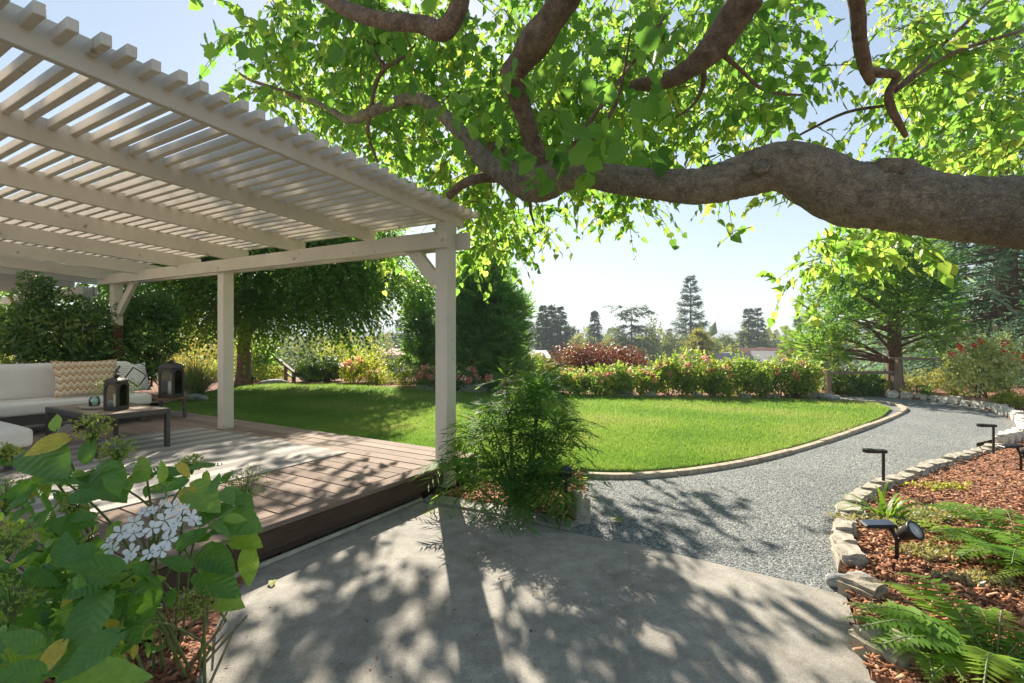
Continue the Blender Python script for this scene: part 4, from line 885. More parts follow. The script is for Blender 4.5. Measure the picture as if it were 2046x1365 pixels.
def conifer(name, label, px, ytop, zbase, hw, D, m, g_, whorls=26, per=7, profile=None, droop=.25, up=.0, spray=.5, nsp=7, mleaf=9, lw=.22, lleaf=None, bare=.06, trunk_r=None, group=None, tm=None, jitter=.25, dens=1.0):
    g = rng(g_); zt = H + (CY - ytop) / F * D; ht = zt - zbase; rx = hw * D / F; x = (px - CX) / F * D
    t = thing(name, label, 'tree', (x, D, zbase), 0, group); tr_ = trunk_r or ht * .016
    mb = MB(); mb.tube([(0, 0, -.3), (0, 0, ht * .04), (0, 0, ht * .4), (0, 0, ht * .8), (0, 0, ht)], [tr_ * 1.5, tr_, tr_ * .75, tr_ * .35, tr_ * .06], 9)
    profile = profile or (lambda h: (1 - h) ** .85)
    S = []; Dd = []; Ls = []
    for k in range(whorls):
        hk = bare + (1 - bare) * ((k + g.random() * .6) / whorls)
        for j in range(per):
            h = min(.995, max(.0, hk + .9 * (g.random() - .5) / whorls)); a = 6.283 * (j + g.random() * .8) / per + k; L0 = rx * profile(h); L = L0 * (1 - jitter + 2 * jitter * g.random() * .8); dz = up * (.4 + h) - droop * (1 - h)
            d = np.array([math.cos(a), math.sin(a), dz]); s0 = np.array([0, 0, h * ht]); e = s0 + d * L
            mb.tube([tuple(s0), tuple(s0 + d * L * .55), tuple(e - np.array([0, 0, droop * .12 * L]))], [max(.006, tr_ * .16 * (1 - h) + .006), max(.004, tr_ * .09 * (1 - h)), .003], 4, False)
            q = np.linspace(.22, 1, nsp) ** .8
            for f_ in q:
                S.append(s0 + d * L * f_ + g.normal(size=3) * .03 * L); sd = 1 if g.random() > .5 else -1
                dd = d + sd * np.array([-d[1], d[0], 0]) * (1.2 * g.random()) + np.array([0, 0, up - .1 + .25 * g.normal()]); Dd.append(dd); Ls.append(spray * (.5 + .7 * g.random()) * (.25 + .75 * min(1, L / (rx + 1e-6) * 1.2)))
    mb.build('trunk', tm or M['trunk'], t, True)
    S = np.array(S); Dd = np.array(Dd); Ls = np.array(Ls)
    pts, ld, no = sprays(S, Dd, Ls, mleaf, .25 - up * .4, g, .7, .3)
    L1 = lleaf or spray * .35
    tone = np.repeat(np.clip(.45 + .25 * g.normal(size=len(S)), 0, 1), mleaf)
    o = link('crown', leafcloud('crown', pts, ld, no, dens * L1 * np.repeat(.3 + .7 * Ls / Ls.max(), mleaf) * (.7 + .8 * g.random(len(pts))), lw, T_NEED, g, tone), m, t); o['kind'] = 'stuff'; return t

# column conifers behind the post
# incense cedar + big deodar on the right
def lumpcedar(name, label, px, D, ht, tr_, lumps, m, g_, leaf=.2, lw=.2, spr=.5, upw=.5, n=70):
    g = rng(g_); x0 = (px - CX) / F * D; t = thing(name, label, 'tree', (x0, D, 0)); bb = np.array([x0, D, 0]); S = []; Dn = []; tn = []; mb = MB()
    mb.tube([(0.05, 0, -.2), (0, 0, .3), (-.02, 0, ht * .5), (0, 0, ht)], [tr_ * 1.7, tr_ * 1.15, tr_ * .8, tr_ * .2], 10, True, .1, random.Random(g_))
    for (lx, ly, lr) in lumps:
        for q in range(2):
            dd = D + (g.random() - .5) * 2.6; c = np.array(P(lx + g.normal() * 8, ly + g.normal() * 6, dd)); r_ = lr * dd / F
            e = c - bb; mb.tube([(0, 0, max(.8, e[2] - .4 * np.hypot(e[0], e[1]))), tuple(e * .55 + np.array([0, 0, e[2] * .35])), tuple(e)], [.045, .03, .01], 5, False)
            k = int(n * (lr / 45) ** 2 * .6) + 12; d = rdir(k, g); S.append(c + d * r_ * (.35 + .5 * g.random((k, 1)))); Dn.append(d + np.array([0, 0, upw])); tn.append(np.clip(.45 + .2 * g.normal() + .2 * g.normal(size=k), 0, 1))
    S = np.concatenate(S); Dn = np.concatenate(Dn); tn = np.concatenate(tn); mb.build('trunk', M['trunk'], t, True)
    pts, ld, no = sprays(S - bb, Dn, spr * (.6 + .6 * g.random(len(S))), 16, .15, g, .8, .35); no = rdir(len(pts), g)
    o = link('crown', leafcloud('crown', pts, ld, no, leaf * (.6 + .7 * g.random(len(pts))), lw, T_NEED, g, np.repeat(tn, 16)), m, t); o['kind'] = 'stuff'
lumpcedar('incense_cedar', 'leafy green incense cedar with bare lower trunk behind the fence post', 1788, 14.0, 4.6, .18, [(1750, 535, 55), (1690, 575, 45), (1820, 560, 60), (1655, 625, 42), (1730, 590, 50), (1642, 668, 34), (1662, 705, 28), (1845, 605, 46), (1795, 615, 40), (1700, 640, 30), (1800, 520, 55), (1868, 660, 32), (1740, 490, 60), (1690, 530, 40), (1610, 690, 18)], LM['incense'], 103, n=60)
conifer('deodar_cedar', 'huge blue green cedar with dark trunk at the right picture edge', 2010, 60, -.5, 265, 19.0, LM['deodar'], 104, 24, 9, lambda h: 1.0 * (1 - h) ** .6, .22, .05, 1.2, 14, 15, .22, .38, .12, .42)
conifer('redwood', 'pale green drooping conifer between the cedar and the big blue green tree', 1900, 250, -1.5, 150, 24.0, LM['deodar'], 105, 22, 9, lambda h: (1 - h) ** .7, .3, .0, 1.1, 11, 13, .24, .4, .05, .3)
conifer('redwood', 'shaded conifer filling the gap behind the far rail fence', 2150, 300, -1.5, 210, 23.0, LM['cedar'], 106, 22, 9, lambda h: (1 - h) ** .6, .3, .0, 1.2, 11, 13, .24, .4, .03, .3)
# column conifers behind the post
lumpcedar('column_cedar', 'broad dark green columnar cedar rising behind the front post', 968, 16.5, 4.2, .2, [(966, 520, 33), (956, 520, 18), (983, 520, 18), (966, 542, 33), (945, 542, 18), (994, 542, 18), (952, 564, 33), (973, 564, 33), (935, 564, 18), (1004, 564, 18), (958, 586, 33), (978, 586, 33), (980, 586, 33), (927, 586, 18), (1012, 586, 18), (925, 608, 33), (920, 608, 33), (1004, 608, 33), (919, 608, 18), (1020, 608, 18), (942, 630, 33), (939, 630, 33), (1027, 630, 33), (966, 630, 33), (911, 630, 18), (1028, 630, 18), (1011, 652, 33), (967, 652, 33), (987, 652, 33), (927, 652, 33), (908, 652, 18), (1031, 652, 18), (986, 674, 33), (1015, 674, 33), (972, 674, 33), (999, 674, 33), (908, 674, 18), (1031, 674, 18), (990, 696, 33), (916, 696, 33), (1001, 696, 33), (981, 696, 33), (908, 696, 18), (1031, 696, 18), (948, 718, 33), (918, 718, 33), (1010, 718, 33), (966, 718, 33), (914, 718, 18), (1025, 718, 18), (994, 740, 33), (1011, 740, 33), (993, 740, 33), (1016, 740, 33), (914, 740, 18), (1025, 740, 18)], LM['cedar'], 101, .2, .18, .42, .9, 110)
lumpcedar('column_cedar', 'slimmer green conifer half hidden left of the front post', 846, 17.5, 3.3, .14, [(844, 575, 20), (849, 575, 20), (844, 595, 20), (855, 595, 20), (857, 615, 20), (833, 615, 20), (831, 635, 20), (834, 635, 20), (867, 655, 20), (843, 655, 20), (852, 675, 20), (836, 675, 20), (846, 695, 20), (840, 695, 20), (838, 715, 20), (850, 715, 20), (850, 735, 20), (865, 735, 20)], LM['cedar'], 102, .2, .18, .4, .9, 110)
# dead pinkish twigs under the incense cedar
g = rng(107); dt = thing('dead_branches', 'bare reddish dead branches low under the incense cedar', 'branches', (P(1772, 720, 13.6).x, 13.8, 0)); mb = MB()
for k in range(46):
    z = .95 + 1.5 * g.random(); a = math.pi * (.5 + g.random() * 1.1) + .3; L = .7 + 1.1 * g.random(); d = np.array([math.cos(a), math.sin(a) * .6, .1 * g.normal() - .12])
    p0 = np.array([0, 0, z]); pm = p0 + d * L * .5 + g.normal(size=3) * .04; mb.tube([tuple(p0), tuple(pm), tuple(p0 + d * L + g.normal(size=3) * .08)], [.018, .011, .004], 4, False)
    for q in range(3):
        s0 = pm + d * L * .15 * q; mb.tube([tuple(s0), tuple(s0 + g.normal(size=3) * .22)], [.006, .002], 3, False)
mb.build('twigs', barkm('dead_twig', (.20, .12, .085), (.36, .24, .18), False), dt)

# spreading elm over the lawn
el = thing('spreading_tree', 'broad drooping shade tree standing at the left edge of the lawn', 'tree', (P(486, 700, 15.8).x, 15.8, 0)); bb = np.array(el.location)
mb = MB(); mb.tube([(0, 0, -.2), (.02, 0, .5), (.05, 0, 1.4), (.16, .05, 2.2), (.2, .1, 3.2)], [.30, .22, .19, .17, .13], 12, True, .06, random.Random(4))
g = rng(111)
for k in range(13):
    a = k * 2.4; L = 2.6 + 2.0 * g.random(); mb.tube([(.1, 0, 1.7 + .1 * k), (.1 + math.cos(a) * L * .45, math.sin(a) * L * .45, 2.7 + .12 * k), (.1 + math.cos(a) * L + .8, math.sin(a) * L, 3.2 + .12 * k)], [.08, .055, .02], 6, False)
mb.build('trunk', M['bark2'], el, True)
c = np.array([P(560, 600, 15.4).x, 14.7, 3.95]); rad = np.array([4.5, 3.7, 2.6])
p, out, li = lobes(c, rad, 110, 8200, g, .28, .42, .8); k = p[:, 2] > 1.5 + .25 * g.random(len(p)) + .35 * np.clip(p[:, 1] - 15.2, 0, 3); p, out, li = p[k], out[k], li[k]
dr = nrm(out * np.array([1, 1, .3]) + g.normal(size=p.shape) * .4); pts, ld, no = sprays(p - bb, dr, .55 + .35 * g.random(len(p)), 13, .75, g, .9, .25)
tone = np.repeat(np.clip(.4 + .28 * g.normal(size=110)[li] + .1 * g.normal(size=len(p)), 0, 1), 13)
o = link('crown', leafcloud('elm_leaves', pts, ld, no, .15 * (.6 + .7 * g.random(len(pts))), .46, T_RH, g, tone), LM['elm'], el); o['kind'] = 'stuff'

# ------------------------------------------------------------------ left side planting
bush('vine_shrub', 'dark leafy climber growing round the far left pergola posts behind the sofa', 'shrub', 112, 596, 765, 110, 8.0, LM['vine'], 5600, .085, 121, None, 34, .6, .36, .48, tpl=T_LEAF)
bush('vine_shrub', 'upright leafy shoots rising to the pergola rafters at far left', 'shrub', 72, 545, 660, 44, 8.05, LM['vine'], 1100, .085, 120, None, 16, .4, .4, .48, tpl=T_LEAF)
bush('vine_shrub', 'glossy green climber right of the third pergola post behind the sofa shelf', 'shrub', 292, 565, 770, 60, 8.9, LM['vine'], 5000, .085, 122, None, 34, .8, .36, .48, tpl=T_LEAF)
bush('vine_shrub', 'dense green shrub filling the gap beneath the beam end', 'shrub', 205, 590, 770, 70, 9.6, LM['dark'], 3800, .085, 123, None, 30, .7, .36, .48, tpl=T_LEAF)
bush('golden_hedge', 'clipped golden hedge seen left of the second post', 'hedge', 395, 667, 758, 90, 19.5, LM['yellow'], 7000, .06, 124, 'golden hedges', 60, .8, .28, .6)
bush('golden_hedge', 'golden hedge glimpsed behind the sofa at the left picture edge', 'hedge', 20, 655, 758, 120, 19.0, LM['yellow'], 7000, .06, 125, 'golden hedges', 60, .8, .28, .6)
bush('golden_shrub', 'small bright yellow shrub between the grass tuft and the second post', 'shrub', 437, 715, 764, 34, 17.6, LM['yg'], 1500, .06, 126)
bush('background_tree', 'dark green trees behind the golden hedge at left', 'tree', 180, 560, 760, 330, 26, LM['elm'], 9000, .17, 127, None, 60, 2.5, .3, .5)
bush('background_tree', 'shaded trees seen under the spreading tree crown', 'tree', 420, 640, 760, 120, 29, LM['fargreen'], 4000, .2, 128, None, 40, 2.0, .3, .5)
bush('background_tree', 'tall trees beyond the second pergola bay at far left', 'tree', -60, 420, 760, 130, 19, LM['elm'], 6000, .17, 129, None, 50, 2.0, .3, .5)
def tuft(name, label, cat, base, n, L, m, g_, spread=.55, wdt=.008, segs=5, group=None, droop=.6, part='blades', each=None):
    g = rng(g_); t = thing(name, label, cat, base, 0, group); V = []; Fc = []; rn = []
    for k in range(n):
        a = g.random() * 6.28; ll = L * (.6 + .5 * g.random()); s = spread * g.random() ** .6; d = Vector((math.cos(a) * s, math.sin(a) * s, 1)).normalized(); b = Vector((g.normal() * .06 * L, g.normal() * .06 * L, 0)); side = Vector((-math.sin(a + .6 * g.normal()), math.cos(a), 0)).normalized()
        vs_ = []
        for i in range(segs + 1):
            q = i / segs; p = b + d * ll * q + Vector((math.cos(a), math.sin(a), 0)) * (droop * s * ll * q * q * .8) + Vector((0, 0, -droop * ll * q ** 3 * (.35 + s * .5))); w_ = wdt * (1 - q ** 2 * .95) * (.5 + min(1, q * 4) * .5)
            vs_ += [p - side * w_, p + side * w_]
        fs = [(2 * i, 2 * i + 1, 2 * i + 3, 2 * i + 2) for i in range(segs)]
        if each: link(each, pymesh('blade', vs_, fs, True), m, t)
        else:
            o_ = len(V); V += [tuple(v) for v in vs_]; Fc += [tuple(i + o_ for i in f) for f in fs]; rn += [g.random()] * segs
    if not each:
        me = npmesh(part, np.array(V), [np.array(Fc)], np.array(rn)); link(part, me, m, t, kind='stuff')
    return t
tuft('ornamental_grass', 'tall arching pale green grass tuft beside the golden hedge', 'grass tuft', G(385, 798), 900, 1.35, LM['reed'], 131, .8, .006, 6, droop=.5)
tuft('ornamental_grass', 'blue grey low tuft below the large lantern', 'grass tuft', G(365, 806), 160, .45, LM['silver'], 132, 1.3, .01, 4, droop=.5)
B = bush
B('green_shrub', 'loose pale green shrub right of the tree trunk', 'shrub', 528, 672, 762, 44, 18.4, LM['mid'], 2600, .1, 141, shoots=30)
B('yellow_shrub', 'low yellow green shrub at the lawn edge beside the handrail', 'shrub', 540, 728, 764, 42, 17.6, LM['yg'], 1800, .07, 142)
B('clipped_shrub', 'dark round clipped shrub behind the lawn', 'shrub', 641, 711, 764, 50, 17.2, LM['dark'], 14000, .055, 143, None, 160, .9, .2, .55)
B('yellow_shrub', 'large rounded yellow green shrub beyond the clipped shrub', 'shrub', 700, 668, 762, 70, 21, LM['yg'], 4500, .11, 144, None, 40, 1.4, .35, shoots=30)
B('green_shrub', 'dark green dome shaped shrub left of the front post', 'shrub', 803, 706, 764, 28, 17.2, LM['mid'], 2600, .06, 145, None, 40, .5, .24)
B('flower_shrub', 'orange flowered shrub right of the clipped dome', 'shrub', 708, 715, 768, 24, 16.8, LM['yg'], 1300, .08, 146, flowers=('pink', 16, .09))
B('flower_shrub', 'tall yellow green spiky shrub in the middle of the border', 'shrub', 742, 705, 768, 26, 16.9, LM['yg'], 1500, .08, 147)
B('flower_shrub', 'pale yellow green mound bordering the lawn', 'shrub', 752, 738, 771, 36, 16.2, LM['yg'], 2000, .06, 148, flowers=('pink', 8, .06))
B('flower_shrub', 'small upright light green clump at the lawn edge left of the post', 'shrub', 812, 742, 776, 26, 15.4, LM['yg'], 1200, .07, 149, tpl=T_NEED, droop=-.6, width=.2)
B('rose_bush', 'pink rose bush immediately left of the front post', 'rose bush', 850, 733, 780, 26, 14.6, LM['mid'], 1100, .07, 150, 'pink rose bushes', flowers=('pink', 14, .08))
B('rose_bush', 'dark leaved pink rose bush right of the front post', 'rose bush', 930, 738, 786, 30, 13.8, LM['dark'], 1500, .07, 151, 'pink rose bushes', flowers=('pink', 16, .09))
B('rose_bush', 'dark leaved rose bush with few blooms before the columnar cedar', 'rose bush', 985, 748, 788, 34, 13.6, LM['dark'], 1700, .07, 152, 'pink rose bushes', flowers=('pink', 8, .09))
B('silver_clump', 'large silvery foliage clump at the lawn edge right of the post', 'ground plant', 945, 768, 787, 30, 13.4, LM['silver'], 1600, .05, 153, 'silver foliage clumps', width=.3)
B('silver_clump', 'smaller silvery clump beside the big silvery one', 'ground plant', 980, 766, 788, 20, 13.5, LM['silver'], 1000, .05, 154, 'silver foliage clumps', width=.3)
B('silver_clump', 'low silvery clump at the lawn edge just left of the post', 'ground plant', 852, 768, 781, 18, 14.2, LM['silver'], 700, .05, 155, 'silver foliage clumps', width=.3)
# rose hedge
rs = [(1060, 752, 40, 13.0), (1100, 744, 34, 12.9), (1146, 742, 36, 12.9), (1196, 737, 34, 12.8), (1240, 734, 32, 12.8), (1290, 738, 32, 12.7), (1338, 718, 38, 12.8), (1384, 704, 40, 12.7), (1430, 728, 30, 12.5), (1474, 718, 40, 12.7), (1520, 726, 30, 12.5), (1562, 720, 38, 12.6), (1606, 727, 36, 12.4)]
lab = ['low rose bush behind the feathery shrub at the left end of the rose row', 'second rose bush from the left in the rose row', 'rose bush in the row before the left flank of the purple shrub', 'rose bush in the row below the left half of the purple shrub', 'rose bush in the row below the crest of the purple shrub', 'rose bush in the row below the right flank of the purple shrub',
       'tall rose bush just left of the tallest one in the row', 'tallest rose bush of the row with pink blooms on top', 'rose bush just right of the tallest one in the row', 'rose bush in the row below the grey roofs', 'rose bush in the row below the terracotta roof', 'second rose bush from the right in the rose row', 'last rose bush at the right end of the row by the fence']
for k, (px, yt, hw, D) in enumerate(rs):
    B('rose_bush', lab[k], 'rose bush', px, yt, 794 if k else 790, hw, D, LM['rose'], 2300, .08, 160 + k, 'rose row beyond the lawn', 17, .55, .5, .6, flowers=('pink', 9, .085), shoots=34)
for k, (px, yt, yb, hw, D, n) in enumerate([(1253, 781, 794, 17, 12.3, 700), (1302, 783, 795, 13, 12.2, 420), (1395, 785, 797, 14, 12.2, 420), (1490, 787, 797, 13, 12.0, 400), (1545, 787, 798, 13, 12.0, 400), (1630, 783, 798, 22, 12.0, 800)]):
    B('silver_clump', ['roundest silvery clump under the middle of the rose row', 'small silvery clump right of the roundest one', 'low silvery clump under the tallest rose bush', 'low silvery clump under the roses left of the fence', 'low silvery clump near the right end of the roses', 'grey green clump at the right end of the rose row'][k], 'ground plant', px, yt, yb, hw, D, LM['silver'], n, .045, 180 + k, 'silver foliage clumps', width=.3)
B('green_clump', 'small bright green clump at the lawn edge under the roses', 'ground plant', 1223, 786, 796, 13, 12.3, LM['yg'], 420, .05, 187)
B('purple_shrub', 'wide purple leaved shrub behind the rose row', 'shrub', 1205, 676, 765, 100, 17.5, LM['plum'], 8500, .09, 188, None, 60, 1.3, .33, .6, z0=-.2)
B('purple_shrub', 'low purple foliage right of the wide purple shrub', 'shrub', 1320, 722, 770, 26, 17.2, LM['plum'], 1200, .09, 189)
B('green_shrub', 'olive green shrub left of the purple shrub', 'shrub', 1072, 704, 770, 42, 18.5, LM['farpale'], 2200, .1, 190)
B('hydrangea_shrub', 'dark broad leaved shrub behind the low rail of the fence', 'shrub', 1702, 742, 800, 62, 13.2, LM['mid'], 3200, .11, 191, None, 34, .7, .36, .6, tpl=T_LEAF)
B('white_rose_bush', 'pale leaved rose bush with red blooms in the right far bed', 'rose bush', 1964, 676, 792, 58, 10.4, LM['palerose'], 2600, .075, 192, None, 40, .6, .36, .62, flowers=('red', 12, .07), tpl=T_LEAF, shoots=30)
B('red_geranium', 'bright red flower cluster above the fence rail at right', 'flower', 2008, 706, 735, 28, 11.9, LM['mid'], 400, .06, 193, flowers=('red', 22, .09))
B('yellow_shrub', 'low golden shrub at the right edge of the far bed', 'shrub', 2030, 782, 812, 36, 9.9, LM['yg'], 1400, .05, 194)
B('understory', 'pale green undergrowth behind the right rail fence', 'shrub', 1890, 735, 800, 110, 14.5, LM['farpale'], 4200, .11, 195, None, 50, 1.0, .3, .3)
B('understory', 'tangled green undergrowth beneath the incense cedar', 'shrub', 1730, 745, 800, 120, 15.5, LM['fargreen'], 3600, .12, 196, None, 50, 1.0, .3, .3)
B('understory', 'light green leafy growth at the far right behind the rose bush', 'shrub', 2060, 640, 800, 110, 14.8, LM['deodar'], 4200, .13, 197, None, 50, 1.0, .3, .3)
tuft('strap_plant', 'spiky green tuft behind the pale wall blocks', 'plant', G(1850, 795, .05), 90, .55, LM['mid'], 198, .9, .012, 5)
tuft('strap_plant', 'wispy grass tuft before the fence post', 'plant', G(1815, 792, .05), 80, .5, LM['reed'], 199, 1.2, .008, 5)
tuft('strap_plant', 'yellow green grassy tuft left of the red rose bush', 'plant', G(1905, 792, .05), 90, .55, LM['yg'], 200, 1.1, .01, 5)

# ------------------------------------------------------------------ valley and far trees
def zg(D): return hz(0, D)
C_ = conifer
for k, (px, yt) in enumerate([(1085, 611), (1102, 608), (1120, 612)]):
    C_('redwood', ['left', 'middle', 'right'][k] + ' redwood of the tight group of three in the valley', px, yt, zg(95), 24, 95 + 3 * k, LM['far'], 210 + k, 26, 7, lambda h: .9 * min(1, (1 - h) / .6) ** .85, .1, .1, 1.7, 6, 8, .42, .9, .02, .35, 'trio of redwoods')
C_('redwood', 'small conical conifer right of the trio of redwoods', 1188, 617, zg(110), 21, 110, LM['far'], 214, 24, 8, lambda h: (1 - h) ** .75, .2, .0, 1.6, 6, 8, .4, .8, .02)
C_('redwood', 'tallest lone conifer with upswept branches in the valley', 1380, 549, zg(100), 44, 100, LM['far'], 215, 22, 8, lambda h: (1 - h) ** .72, .05, .22, 1.9, 8, 9, .30, .9, .03)
C_('redwood', 'left conifer of the close pair above the terracotta roof', 1496, 612, zg(95), 27, 95, LM['far'], 216, 20, 8, lambda h: (1 - h) ** .7, .1, .12, 1.6, 7, 8, .32, .8, .02, group='pair of conifers')
C_('redwood', 'right conifer of the close pair above the terracotta roof', 1514, 615, zg(97), 27, 98, LM['far'], 217, 20, 8, lambda h: (1 - h) ** .7, .1, .12, 1.6, 7, 8, .32, .8, .02, group='pair of conifers')
C_('flat_topped_cedar', 'flat topped cedar with level tiers in the valley', 1262, 612, zg(85), 62, 85, LM['far'], 218, 13, 9, lambda h: 1.0 if h < .55 else (.6 - .25 * h + (.2 if h > .93 else 0)), .02, .02, 2.0, 9, 9, .3, .8, .1)
for k, (px, yt, hw, D) in enumerate([(1050, 640, 14, 130), (1064, 645, 12, 140), (797, 636, 13, 120), (812, 652, 10, 130), (1545, 665, 14, 150), (1338, 655, 14, 170)]):
    C_('redwood', ['hazy conifer left of the redwood trio', 'small hazy conifer beside the redwood trio', 'hazy conifer seen between the shade tree and the small cedar', 'small hazy conifer left of the small cedar', 'hazy dark conifer right of the close pair', 'small hazy conifer left of the tallest one'][k], px, yt, zg(D), hw, D, LM['far'], 220 + k, 16, 7, None, .15, .0, 1.7, 5, 7, .45, 1.0, .02)
def palm(name, label, px, py, D, r_, g_, nfr=46, trunk=True, m=None):
    g = rng(g_); c = P(px, py, D); zb_ = hz(c.x, D); t = thing(name, label, 'palm', (c.x, D, zb_)); h = c.z - zb_
    mb = MB(); mb.tube([(0, 0, -.3), (.1, 0, h * .5), (0, 0, h)], [.3, .26, .22], 8); mb.build('trunk', M['trunk'], t, True)
    S = []; Dn = []
    for k in range(nfr):
        d = rdir(1, g)[0]; d[2] = d[2] * .8 + .15; S.append(np.array([0, 0, h]) + d * r_ * .45); Dn.append(d)
    S = np.array(S); Dn = nrm(np.array(Dn)); pts = np.repeat(S, 13, 0); dd = nrm(np.repeat(Dn, 13, 0) + g.normal(size=(len(pts), 3)) * .5 + np.array([0, 0, -.25]))
    o = link('fronds', leafcloud('fronds', pts, dd, rdir(len(pts), g), r_ * .62 * (.7 + .4 * g.random(len(pts))), .12, T_NEED, g), m or LM['farpale'], t); o['kind'] = 'stuff'
palm('fan_palm', 'shaggy fan palm below the tallest conifer', 1392, 683, 45, 1.4, 231)
palm('fan_palm', 'second fan palm crown just right of the shaggy one', 1408, 690, 46, 1.1, 232)
palm('fan_palm', 'tall thin palm near the incense cedar', 1597, 646, 60, .9, 233, 40, m=LM['far'])
palm('fan_palm', 'small hazy palm right of the redwood trio', 1137, 662, 90, 1.6, 234, 36, m=LM['far'])
fb = [(1160, 675, 40, 70, 'fargreen', 'pale broadleaf tree right of the redwood trio'), (1300, 640, 36, 90, 'fargreen', 'tall round broadleaf tree right of the flat topped cedar'), (1230, 655, 30, 95, 'fargreen', 'broadleaf tree left of the flat topped cedar'), (1285, 692, 46, 48, 'farpale', 'pale olive tree behind the purple shrub'),
      (1345, 672, 36, 75, 'fargreen', 'dark broadleaf tree left of the fan palm'), (1445, 668, 34, 85, 'fargreen', 'rounded green tree right of the fan palm'), (1455, 682, 40, 52, 'farpale', 'olive round tree left of the terracotta roof'), (1530, 676, 30, 110, 'far', 'dark low trees under the conifer pair'),
      (1600, 690, 44, 34, 'fargreen', 'bright green leafy tree left of the incense cedar'), (1575, 655, 22, 42, 'fargreen', 'slim sparse tree with open branches before the tall palm'), (1640, 660, 40, 44, 'fargreen', 'leafy tree partly hidden by the incense cedar'), (620, 680, 60, 42, 'fargreen', 'rounded green tree beyond the clipped shrub'), (745, 655, 55, 60, 'fargreen', 'hazy rounded trees beyond the yellow green shrub'),
      (570, 665, 60, 55, 'far', 'dark trees beyond the wooden handrail'), (690, 668, 40, 70, 'farpale', 'pale tree in the valley under the shade tree crown'), (1015, 665, 60, 80, 'far', 'dark trees partly hidden by the columnar cedar'), (835, 690, 30, 40, 'fargreen', 'green tree behind the small conifer'), (1400, 700, 60, 40, 'fargreen', 'leafy growth just beyond the tallest rose bush'),
      (1500, 690, 40, 75, 'fargreen', 'leafy tree close behind the terracotta roof')]
for k, (px, yt, hw, D, m, lb) in enumerate(fb):
    c = P(px, yt, D); sparse = 'sparse' in lb
    t = B('valley_tree', lb, 'tree', px, yt, None, hw, D, LM[m], 900 if sparse else 3600, .011 * D * .35 + .12, 240 + k, 'broadleaf trees in the valley', 40, None, .34, .6, z0=hz(0, D) + (.5 if D > 45 else 0), part='crown', stems=9)
g = rng(270)   # the continuous distant woodland
n = 26000; D = 120 + 230 * g.random(n) ** 1.3; x = (g.random(n) * 3.0 - 1.5) * D; zt = 3.2 + 3.6 * np.sin(x * .05) * np.sin(D * .07 + x * .02) + 1.8 * np.sin(x * .21 + D)
pts = np.stack([x, D, -9 + (zt + 9) * g.random(n) ** .45 * np.clip(.62 + .38 * np.sin(x * .33 + D * .4), .3, 1)], 1)
fo = link('distant_woodland', leafcloud('wood', pts, rdir(n, g), rdir(n, g), 3.0 * (.5 + g.random(n)), .8, T_RH, g), LM['fargreen']); fo['kind'] = 'stuff'; tag(fo, 'hazy wooded valley floor below the far hills', 'woodland')
# houses in the valley
M['terra'] = plain('terracotta_tiles', (.36, .16, .10), .8, 0, .2, 3, .3); M['greyroof'] = plain('grey_shingles', (.15, .15, .16), .85, 0, .2, 3, .3); M['stucco'] = plain('cream_stucco', (.5, .44, .35), .9, 0, .08, 2, .1); M['white'] = plain('white_stucco', (.72, .70, .66), .9, 0, .05, 2, .1); M['win'] = plain('window_glass', (.05, .06, .07), .1, 0, .1, 5, 0)
def house(label, px, py, D, wd, dp, wh, rh, rz, wm, rm):
    c = P(px, py, D); zb_ = hz(c.x, D); t = thing('house', label, 'house', (c.x, D, zb_), rz); top = c.z - zb_ - rh
    box('wall', wm, (0, 0, top / 2), (wd, dp, top), t, bev=.02)
    vs_ = [(sx * (wd / 2 + .5), sy * (dp / 2 + .5), top) for sx in (-1, 1) for sy in (-1, 1)] + [(-wd / 2 - .5, 0, top + rh), (wd / 2 + .5, 0, top + rh)]
    vs_ += [(x, y, z + .25) for x, y, z in vs_]
    fs = [(0, 4, 5, 2), (1, 3, 5, 4), (6, 8, 11, 10), (7, 10, 11, 9), (0, 2, 8, 6), (1, 7, 9, 3), (0, 6, 10, 4), (1, 4, 10, 7), (2, 5, 11, 8), (3, 9, 11, 5)]
    r_ = link('roof', pymesh('roof', vs_, fs), rm, t); box('chimney', wm, (wd * .2, dp * .15, top + rh * .9), (.7, .7, 1.0), r_)
    g_ = MB(); g_.add([(-wd / 2, -dp / 2, top), (-wd / 2, dp / 2, top), (-wd / 2, 0, top + rh - .02), (wd / 2, -dp / 2, top), (wd / 2, dp / 2, top), (wd / 2, 0, top + rh - .02)], [(0, 2, 1), (3, 4, 5)]); g_.build('gable', wm, t)
    for k in (-.28, .1): box('window', M['win'], (wd * k, -dp / 2 - .01, top - 1.1), (1.4, .08, 1.0), t)
house('house with terracotta tiled roof in the valley', 1518, 699, 62, 7, 7, 2.4, 2.2, R(20), M['stucco'], M['terra'])
house('house with grey roof right of the terracotta one', 1548, 706, 58, 6, 6, 2.4, 2.0, R(-60), M['stucco'], M['greyroof'])
house('low grey roofed house behind the rose row', 1455, 711, 48, 6, 5, 2.2, 1.9, R(35), M['white'], M['greyroof'])
house('white walled house glimpsed beside the columnar cedar', 1052, 704, 60, 4, 4, 2.2, .9, R(10), M['white'], M['white'])
house('pinkish roofed house far left beyond the flower border', 800, 700, 75, 6, 5, 2.2, .9, R(5), M['white'], M['terra'])

